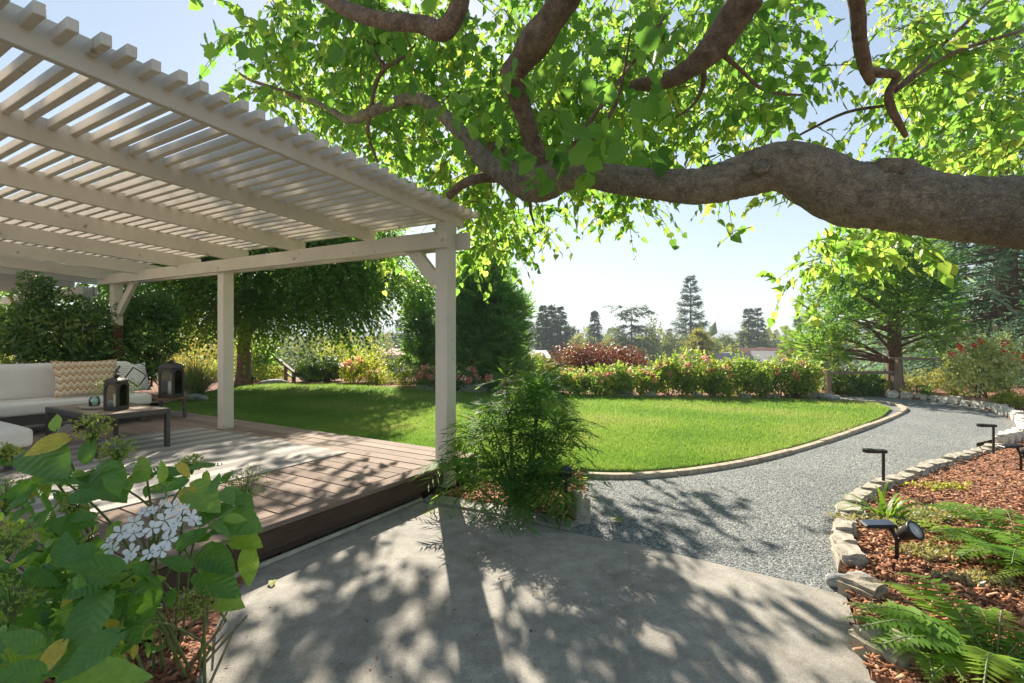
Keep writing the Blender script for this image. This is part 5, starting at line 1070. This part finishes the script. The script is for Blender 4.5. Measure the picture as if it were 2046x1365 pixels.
# ------------------------------------------------------------------ feathery shrub by the post
mh = thing('feathery_shrub', 'feathery narrow leaved shrub at the foot of the front post', 'shrub', G(1035, 1008)); bb = np.array(mh.location); g = rng(301)
S = []; Dn = []; mb = MB()
def blob(px, py, D, rpx, n):
    c = np.array(P(px, py, D)); r_ = rpx * D / F
    for k in range(int(n * 1.15)):
        d = rdir(1, g)[0]; d[2] = d[2] * .6 + .25; S.append(c + rdir(1, g)[0] * r_ * .45 * g.random()); Dn.append(d)
    mb.tube([(g.normal() * .05, g.normal() * .05, -.02), tuple((c - bb) * .5 + g.normal(size=3) * .04), tuple(c - bb)], [.014, .011, .007], 6, False)
for a in [(1070, 790, 4.3, 50, 44), (1085, 765, 4.35, 36, 24), (1020, 830, 4.3, 55, 42), (1110, 860, 4.2, 55, 46), (985, 850, 4.25, 45, 34), (960, 880, 4.2, 45, 34), (1060, 880, 4.1, 60, 50), (920, 935, 4.1, 38, 33), (1000, 940, 4.0, 60, 46), (1080, 960, 3.9, 66, 60), (1140, 960, 3.85, 36, 24), (1120, 900, 4.05, 45, 32), (1040, 985, 3.85, 45, 34), (1010, 760, 4.4, 20, 5)]: blob(*a)
mb.build('stems', LM['twig'], mh); S = np.array(S); Dn = np.array(Dn)
pts, ld, no = sprays(S - bb, Dn, .27 + .13 * g.random(len(S)), 18, .42, g, 1.1, .12)
o = link('fronds', leafcloud('fronds', pts, ld, no, .125 * (.7 + .5 * g.random(len(pts))), .10, T_NEED, g, np.repeat(np.clip(.4 + .3 * g.normal(size=len(S)), 0, 1), 18)), LM['mahonia'], mh); o['kind'] = 'stuff'

# ------------------------------------------------------------------ ferns, strap plant, ground cover in the right bed
def fern(name, label, base, nf, L, g_, m, spread=1.0, az=None):
    g = rng(g_); t = thing(name, label, 'fern', base)
    for k in range(nf):
        a = (az[0] + (az[1] - az[0]) * (k + g.random() * .7) / nf) if az else 6.283 * (k + g.random() * .6) / nf
        ll = L * (.7 + .45 * g.random()); n = 24; el = .55 + .5 * g.random(); hd = np.array([math.cos(a), math.sin(a), 0]); q = np.linspace(.06, 1, n)
        x = hd[None] * (ll * q * .92)[:, None] * spread; x[:, 2] = ll * (el * q - .78 * q ** 2.2 * el)
        tan = np.gradient(x, axis=0); tan = nrm(tan); sd = nrm(np.cross(tan, np.array([0, 0, 1.0])) + 1e-6)
        PT = np.concatenate([x, x]); DD = np.concatenate([sd + tan * .35, -sd + tan * .35]) + g.normal(size=(2 * n, 3)) * .08 + np.array([0, 0, -.12]); NN = np.cross(np.concatenate([tan, -tan]), np.concatenate([sd, -sd])) ; NN = np.tile(np.array([0, 0, 1.0]), (2 * n, 1)) + g.normal(size=(2 * n, 3)) * .15
        sz = ll * .15 * np.concatenate([np.sin(np.pi * np.clip(q, .02, 1) ** .7) * .9 + .12] * 2)
        fr = link('frond', leafcloud('frond', PT, DD, NN, sz * 1.1, .36, T_NEED, g, np.full(2 * n, np.clip(g.normal() * .28 + .5, 0, 1))), m, t, kind='stuff')
        mb = MB(); mb.tube([tuple(p) for p in x[::4]], [.0035] * len(x[::4]), 4, False); mb.build('rachis', LM['stem'], fr)
    return t
fern('fern', 'bright green sword fern on the mulch below the right spotlight', G(2040, 1130, .05), 22, .62, 311, LM['fern'])
fern('fern', 'sword fern spreading along the bottom right corner', G(1990, 1345, .05), 22, .55, 312, LM['fern'])
fern('fern', 'small sword fern beside the large mossy block', G(1850, 1320, .05), 13, .34, 313, LM['fern'])
fern('fern', 'dark fern cut by the right picture edge', G(2150, 1180, .05), 18, .6, 314, LM['fern'])
tuft('strap_leaved_plant', 'clump of broad arching strap leaves in the mulch by the blocks', 'plant', G(1775, 1040, .05), 26, .40, leafmat('strap_leaf', [(.08, .18, .03), (.13, .25, .04), (.2, .32, .06)], None, .4, .35, .5, attr=False), 315, 1.0, .017, 7, droop=.75, each='leaf_blade')
def cover(label, c, rad, n, g_, m='cover'):
    g = rng(g_); a = g.random(n) * 6.28; r_ = np.sqrt(g.random(n)); pts = np.stack([c.x + np.cos(a) * r_ * rad[0] * (1 + .3 * np.sin(3 * a)), c.y + np.sin(a) * r_ * rad[1] * (1 + .3 * np.sin(2 * a + 1)), c.z + .035 * g.random(n)], 1)
    o = link('ground_cover', leafcloud('cover', pts, g.normal(size=(n, 3)) + np.array([0, 0, .6]), rdir(n, g) + np.array([0, 0, .8]), .03 * (.5 + g.random(n)), .5, T_RH, g), LM[m]); o['kind'] = 'stuff'; tag(o, label, 'ground plant')
cover('grey green ground cover around the strap leaved plant', G(1790, 1045, .05), (.38, .16), 1700, 321); cover('grey green ground cover patch between spotlight and right fern', G(1900, 1030, .05), (.35, .16), 1500, 322); cover('sparse ground cover patch right of the near spotlight', G(1860, 1110, .05), (.2, .12), 600, 323); cover('thin ground cover patch at the foot of the right fern', G(1960, 1165, .05), (.2, .1), 500, 324)
cover('yellow green seedlings in the mulch behind the strap leaved plant', G(1880, 975, .05), (.3, .12), 260, 325, 'yg')
bedH = [UV(.05, -2.75), G(500, 1150), G(440, 1240), G(395, 1365), Vector((-1.15, 1.3, 0)), Vector((-3.2, 1.0, 0)), UV(.05, -4.4)]
struct(sheet('hydrangea_bed_soil', bedH, .021, M['mulch'])); chips('bark_chips', bedH, 1500, .02, rng(16), 1.3, 3.2, .03, 'bark chips and litter beneath the hydrangea')
g = rng(333); q = scatter(slab_poly, 260, g, 1.6, 2, 4.4); lp = np.concatenate([q, np.full((len(q), 1), .019)], 1)
o = link('leaf_litter', leafcloud('litter', lp, g.normal(size=lp.shape) * np.array([1, 1, .1]), nrm(g.normal(size=lp.shape) * .3 + np.array([0, 0, 1])), .006 + .02 * g.random(len(q)) ** 4, .5, T_RH, g), leafmat('litter', [(.05, .03, .02), (.16, .09, .04), (.3, .22, .08)], None, .1, .8), kind='stuff'); tag(o, 'tiny dry leaf bits scattered on the patio slab', 'litter')
# fallen leaves
g = rng(331); lf = leafobj(9, .3, .05, 6, .2); M['dry'] = leafmat('fallen_leaf', [(.40, .30, .07), (.28, .15, .06), (.22, .26, .05)], None, .2, .7, attr=False)
for k, (px, py, lb) in enumerate([(535, 1128, 'yellow fallen leaf at the foot of the deck'), (1240, 1042, 'yellow green fallen leaf on the dark gravel'), (1718, 1270, 'brown fallen leaf at the slab edge by the mossy block'), (870, 1000, 'dry fallen leaf beside the mow strip'), (545, 1160, 'pale fallen leaf on the slab near the deck'), (735, 882, 'yellow fallen leaf on the sunlit lawn edge')]):
    b_ = G(px, py, .025); a = g.random() * 6; tag(placed('fallen_leaf', lf, M['dry'], None, b_, b_ + Vector((math.cos(a), math.sin(a), .12)) * (.07 if k != 1 else .11), Vector((.1, -.3, 1))), lb, 'leaf')

# ------------------------------------------------------------------ hydrangea in the foreground
hb = G(300, 1335); hy = thing('hydrangea', 'leafy lacecap hydrangea with a white flower head beside the deck', 'shrub', hb)
def veined(name, c1, c2, tr1, trans):
    m, t, b = mat(name); tc = N(t, 'ShaderNodeTexCoord'); sp = N(t, 'ShaderNodeSeparateXYZ'); t.links.new(tc.outputs['Object'], sp.inputs[0])
    def mth(op, a, b_=None):
        n = N(t, 'ShaderNodeMath', operation=op)
        for i, v in enumerate((a, b_)):
            if v is None: continue
            if hasattr(v, 'is_linked'): t.links.new(v, n.inputs[i])
            else: n.inputs[i].default_value = v
        return n.outputs[0]
    ax = mth('ABSOLUTE', sp.outputs[0]); f = mth('PINGPONG', mth('SUBTRACT', sp.outputs[1], mth('MULTIPLY', ax, .75)), .062)
    vein = mth('LESS_THAN', f, .011); mid = mth('LESS_THAN', ax, .012); vn = mth('MAXIMUM', vein, mid)
    oi = N(t, 'ShaderNodeObjectInfo'); r = ramp(t, [c1, c2]); t.links.new(oi.outputs['Random'], r.inputs[0]); nz = noise(t, 5, 4, .6); r2 = ramp(t, [(.7, .72, .7), (1.15, 1.1, 1.1)], [.3, .7]); t.links.new(nz.outputs[0], r2.inputs[0])
    c = mixc(t, mixc(t, r.outputs[0], r2.outputs[0], .8, 'MULTIPLY'), tuple(min(1, x * 1.7 + .02) for x in c2), mth('MULTIPLY', vn, .35)); t.links.new(c, b.inputs['Base Color'])
    b.inputs['Roughness'].default_value = .3; b.inputs['Specular IOR Level'].default_value = .6; bump(t, b, f, .35, .1)
    tl = N(t, 'ShaderNodeBsdfTranslucent'); t.links.new(mixc(t, mixc(t, tr1, r2.outputs[0], .8, 'MULTIPLY'), (tr1[0] * .6, tr1[1] * .7, tr1[2] * .6), mth('MULTIPLY', vn, .5)), tl.inputs[0])
    mx = N(t, 'ShaderNodeMixShader'); mx.inputs[0].default_value = trans; t.links.new(b.outputs[0], mx.inputs[1]); t.links.new(tl.outputs[0], mx.inputs[2]); t.links.new(mx.outputs[0], t.nodes['Material Output'].inputs[0]); return m
HM = {'g': veined('hydrangea_leaf', (.045, .135, .028), (.085, .21, .038), (.32, .66, .06), .45), 'l': veined('hydrangea_leaf_light', (.17, .36, .05), (.25, .43, .06), (.6, .85, .1), .5), 'y': veined('hydrangea_leaf_yellow', (.55, .42, .04), (.65, .52, .06), (.85, .7, .08), .45), 'b': veined('hydrangea_leaf_brown', (.10, .05, .02), (.13, .07, .03), (.2, .1, .03), .2)}
hl = {k: [leafobj(s, wd, .035, 18, c) for s, wd, c in ((1, .30, .16), (2, .33, .26), (3, .28, .08))] for k in HM}
ZS = 1 / 2.505
def hleaf(x0, y0, x1, y1, D0, D1, c, nrm_=(0, -.55, .8), k=0):
    a = P(x0 * ZS, 820 + y0 * ZS, D0); b_ = P(x1 * ZS, 820 + y1 * ZS, D1); o = placed('leaf', hl[c][k % 3], HM[c], hy, a, b_, Vector(nrm_), hb); STM.append(a); return o
STM = []
for k, q in enumerate([(610, 805, 320, 750, 1.30, 1.22, 'g'), (520, 925, 330, 1235, 1.25, 1.12, 'g'), (590, 1120, 265, 1365, 1.15, 1.05, 'g'), (335, 1370, 775, 1305, 1.12, 1.2, 'l'), (745, 850, 715, 1080, 1.45, 1.38, 'g'), (1250, 690, 1240, 890, 1.70, 1.66, 'l', (.1, -1, .25)), (1010, 705, 1170, 800, 1.66, 1.6, 'g'), (1000, 815, 1195, 905, 1.62, 1.58, 'g'), (1165, 630, 1310, 678, 1.72, 1.66, 'l'),
                       (890, 690, 1042, 570, 1.55, 1.62, 'g'), (1005, 575, 1172, 415, 1.65, 1.75, 'g'), (950, 385, 1095, 500, 1.72, 1.62, 'l'), (1100, 545, 1295, 575, 1.75, 1.65, 'g'), (1185, 425, 1262, 482, 1.8, 1.76, 'g'), (165, 205, 325, 325, 1.5, 1.4, 'g'), (335, 140, 115, 215, 1.5, 1.42, 'y', (.1, -.9, .5)), (285, 320, 125, 415, 1.55, 1.45, 'y', (.1, -.8, .5)), (445, 255, 440, 115, 1.6, 1.65, 'g', (.2, -1, .1)),
                       (735, 335, 680, 222, 1.65, 1.7, 'l', (.1, -1, .3)), (745, 330, 855, 255, 1.66, 1.74, 'g'), (960, 300, 1125, 255, 1.75, 1.85, 'g'), (800, 325, 955, 290, 1.7, 1.74, 'g'), (285, 95, 268, 12, 1.6, 1.62, 'l', (.3, -1, 0)), (395, 355, 555, 330, 1.55, 1.6, 'g'), (250, 590, 495, 545, 1.4, 1.45, 'g'), (440, 850, 295, 965, 1.35, 1.28, 'y', (0, -.8, .5)), (315, 1160, 185, 1345, 1.15, 1.08, 'y', (.1, -.8, .5)),
                       (195, 1190, 10, 1110, 1.12, 1.08, 'g'), (210, 1330, -20, 1290, 1.05, 1.0, 'g'), (950, 790, 800, 740, 1.52, 1.46, 'g'), (860, 900, 850, 985, 1.5, 1.45, 'g'), (1090, 955, 1205, 965, 1.6, 1.56, 'l'), (930, 400, 1000, 500, 1.7, 1.64, 'y'), (270, 130, 345, 80, 1.55, 1.5, 'b'), (390, 680, 490, 600, 1.45, 1.5, 'b'), (150, 600, 190, 530, 1.45, 1.5, 'b'), (130, 690, 175, 620, 1.4, 1.42, 'y'), (60, 560, 130, 480, 1.4, 1.4, 'g'), (0, 800, 70, 760, 1.2, 1.22, 'g'), (640, 350, 750, 330, 1.62, 1.6, 'l'), (480, 300, 590, 420, 1.6, 1.5, 'g'), (600, 560, 520, 640, 1.5, 1.45, 'l'), (560, 1000, 700, 1150, 1.4, 1.36, 'g'), (100, 480, 110, 380, 1.4, 1.45, 'g'), (700, 930, 640, 1040, 1.42, 1.36, 'l'), (320, 770, 250, 800, 1.35, 1.3, 'l')]):
    hleaf(*q[:7], *(q[7:] or ((0.1 * ((k * 7) % 5 - 2), -.55, .8),)), k)
g = rng(341)
for k in range(460):     # fill leaves through the shrub
    x, y = g.random() * 1150, 260 + g.random() * 950
    if y > 700 and x > 760: continue
    if 500 < x < 1030 and 420 < y < 800: continue
    if y < 300 + abs(x - 400) * .1 and g.random() < .6: continue
    D = 1.35 + .55 * g.random(); L = .035 + .055 * g.random(); b_ = P(x * ZS, 820 + y * ZS, D); d = Vector(nrm(g.normal(size=3) * np.array([1, .8, .6]) + np.array([0, 0, -.2])))
    c = 'l' if g.random() < .38 else ('y' if g.random() < .07 else 'g'); placed('leaf', hl[c][k % 3], HM[c], hy, b_, b_ + d * L, Vector(nrm(g.normal(size=3) * .5 + np.array([0, -.3, .9]))), hb)
for k in range(190):
    x, y = g.random() * 720 - 10, 640 + g.random() * 720
    if x > 560 and y > 1050: continue
    if 500 < x and y < 800: continue
    b_ = P(x * ZS, 820 + y * ZS, 1.25 + .4 * g.random()); L = .05 + .06 * g.random(); d = Vector(nrm(g.normal(size=3) * np.array([1, .7, .6]) + np.array([0, 0, -.3]))); c = 'l' if g.random() < .25 else ('y' if g.random() < .06 else 'g')
    placed('leaf', hl[c][k % 3], HM[c], hy, b_, b_ + d * L, Vector(nrm(g.normal(size=3) * .5 + np.array([0, -.4, .9]))), hb)
mb = MB()
for k, a in enumerate(STM):
    if k % 2: continue
    e = a - hb; r0 = Vector((g.normal() * .12, g.normal() * .12, 0)); mid_ = r0.lerp(e, .55) + Vector((0, 0, .12)); sp = smoothpath([(r0, .006), (mid_, .0045), (e, .003)], 5); mb.tube([p for p, _ in sp], [q for _, q in sp], 6, False)
o = mb.build('stems', LM['stem'], hy, True)
cane_m = plain('old_cane', (.24, .20, .10), .8, 0, .3, 30, .2)
for k in range(9):
    a = -.2 + g.random() * 1.6; L = .25 + .25 * g.random(); b_ = Vector((g.normal() * .12 + .05, g.normal() * .1, 0)); mb = MB(); mb.tube([b_, b_ + Vector((math.cos(a) * L * .5, math.sin(a) * .1 - .05, L * .55))], [.007, .004], 6); mb.build('cut_cane', cane_m, hy)
# white lacecap head
M['petal'] = leafmat('white_petal', [(.88, .88, .88), (.92, .92, .92)], [(.9, .9, .88), (.92, .92, .9)], .4, .6, attr=False)
def floret():
    vs_ = []; fs = []
    for k in range(5):
        a = k * 1.2566; o_ = len(vs_); pr = [(.06, 0), (.4, -.22), (.75, -.33), (.95, -.16), (1.05, 0), (.95, .16), (.75, .33), (.4, .22)]
        for r_, s in pr: vs_.append((r_ * math.cos(a) - s * math.sin(a), r_ * math.sin(a) + s * math.cos(a), .1 * r_ - .25 * abs(s) + .02 * k))
        fs.append(tuple(o_ + i for i in range(8)))
    return pymesh('floret', vs_, fs)
fm = floret(); fl = []
for (x, y) in [(470, 690), (580, 685), (620, 605), (690, 555), (660, 730), (675, 700), (685, 610), (750, 500), (765, 705), (780, 585), (825, 690), (840, 545), (860, 640), (880, 480), (870, 580), (930, 495), (970, 525), (985, 545), (900, 560), (815, 470), (560, 655)]:
    if x < 500: continue
    p = P(x * ZS, 820 + y * ZS, 1.42 - (y - 600) * .0003); fl.append(p); tilt = (g.normal() * .35 - .55 - R(15), g.normal() * .35, g.random() * 6); link('floret', fm, M['petal'], hy, p - hb + Vector((0, -.012, .0)), (R(48) + g.normal() * .25, g.normal() * .25, g.normal() * .4), .022 + .005 * g.random())
hc = P(745 * ZS, 820 + 770 * ZS, 1.52) - hb; mb = MB()
for p in fl: q = p - hb; mb.tube([hc, hc.lerp(q, .55) + Vector((0, 0, .015)), q], [.0022, .0016, .001], 4, False)
e0 = P(430 * ZS, 820 + 850 * ZS, 1.45) - hb; e1 = P(610 * ZS, 820 + 855 * ZS, 1.5) - hb; mb.tube([P(210 * ZS, 820 + 800 * ZS, 1.4) - hb, e0, e1, hc], [.005, .005, .004, .003], 7, False)
mb.build('flower_stalks', LM['stem'], hy)
# green seed heads
LM['seed'] = leafmat('seed_head', [(.18, .28, .06), (.27, .36, .09), (.36, .40, .12)], None, .4)
for k, (x, y, D, r_) in enumerate([(460, 85, 1.65, 85), (590, 195, 1.66, 75), (30, 425, 1.45, 90), (60, 930, 1.25, 120), (975, 960, 1.55, 85), (1230, 370, 1.85, 95), (20, 215, 1.6, 60), (40, 640, 1.3, 90), (960, 265, 1.85, 50), (370, 470, 1.5, 60)]):
    c = P(x * ZS, 820 + y * ZS, D) - hb; rr = 1.15 * r_ * ZS * D / F; n = 170; d = rdir(n, g); d[:, 2] = d[:, 2] * .75 + .05; pt = np.array(c) + d * rr * (.55 + .5 * g.random((n, 1)))
    pp = np.repeat(pt, 4, 0); o = link('seed_head', leafcloud('seed', pp, rdir(4 * n, g), rdir(4 * n, g), .0075, .7, T_RH, g, np.repeat(g.random(n), 4)), LM['seed'], hy); o['kind'] = 'stuff'
    mb = MB()
    for q in pt[::4]: mb.tube([c + Vector((0, 0, -rr)), c.lerp(Vector(q), .5), Vector(q)], [.0018, .0013, .0008], 3, False)
    mb.build('seed_stalks', LM['stem'], hy)
# dry brown clump at its foot
# jar greenery
jg = thing('cut_greenery', 'light green sprigs standing in the aqua jar', 'plant', UV(3.66, -1.20, DZ + .46)); n = 110; d = rdir(n, g); d[:, 2] = np.abs(d[:, 2]) + .5
pts, ld, no = sprays(np.zeros((n, 3)), d, .34, 12, .1, g, 1.0, .3); pts[:, :2] *= np.clip((pts[:, 2:3]) / .14, .25, 1.0)
o = link('sprigs', leafcloud('sprigs', pts, ld, no, .026, .4, T_RH, g), LM['mid'], jg); o['kind'] = 'stuff'

# ------------------------------------------------------------------ haze
hbx = MB(); hbx.boxc((0, 900, 19), (4700, 2300, 62)); hm = bpy.data.materials.new('haze'); hm.use_nodes = True; t = hm.node_tree; t.nodes.remove(t.nodes['Principled BSDF'])
pv = t.nodes.new('ShaderNodeVolumePrincipled'); pv.inputs['Color'].default_value = (.62, .70, .78, 1); pv.inputs['Density'].default_value = .0011; pv.inputs['Anisotropy'].default_value = 0.0
t.links.new(pv.outputs[0], t.nodes['Material Output'].inputs['Volume'])
ho = hbx.build('haze', hm, kind='stuff'); tag(ho, 'thin pale summer haze over the valley', 'haze')
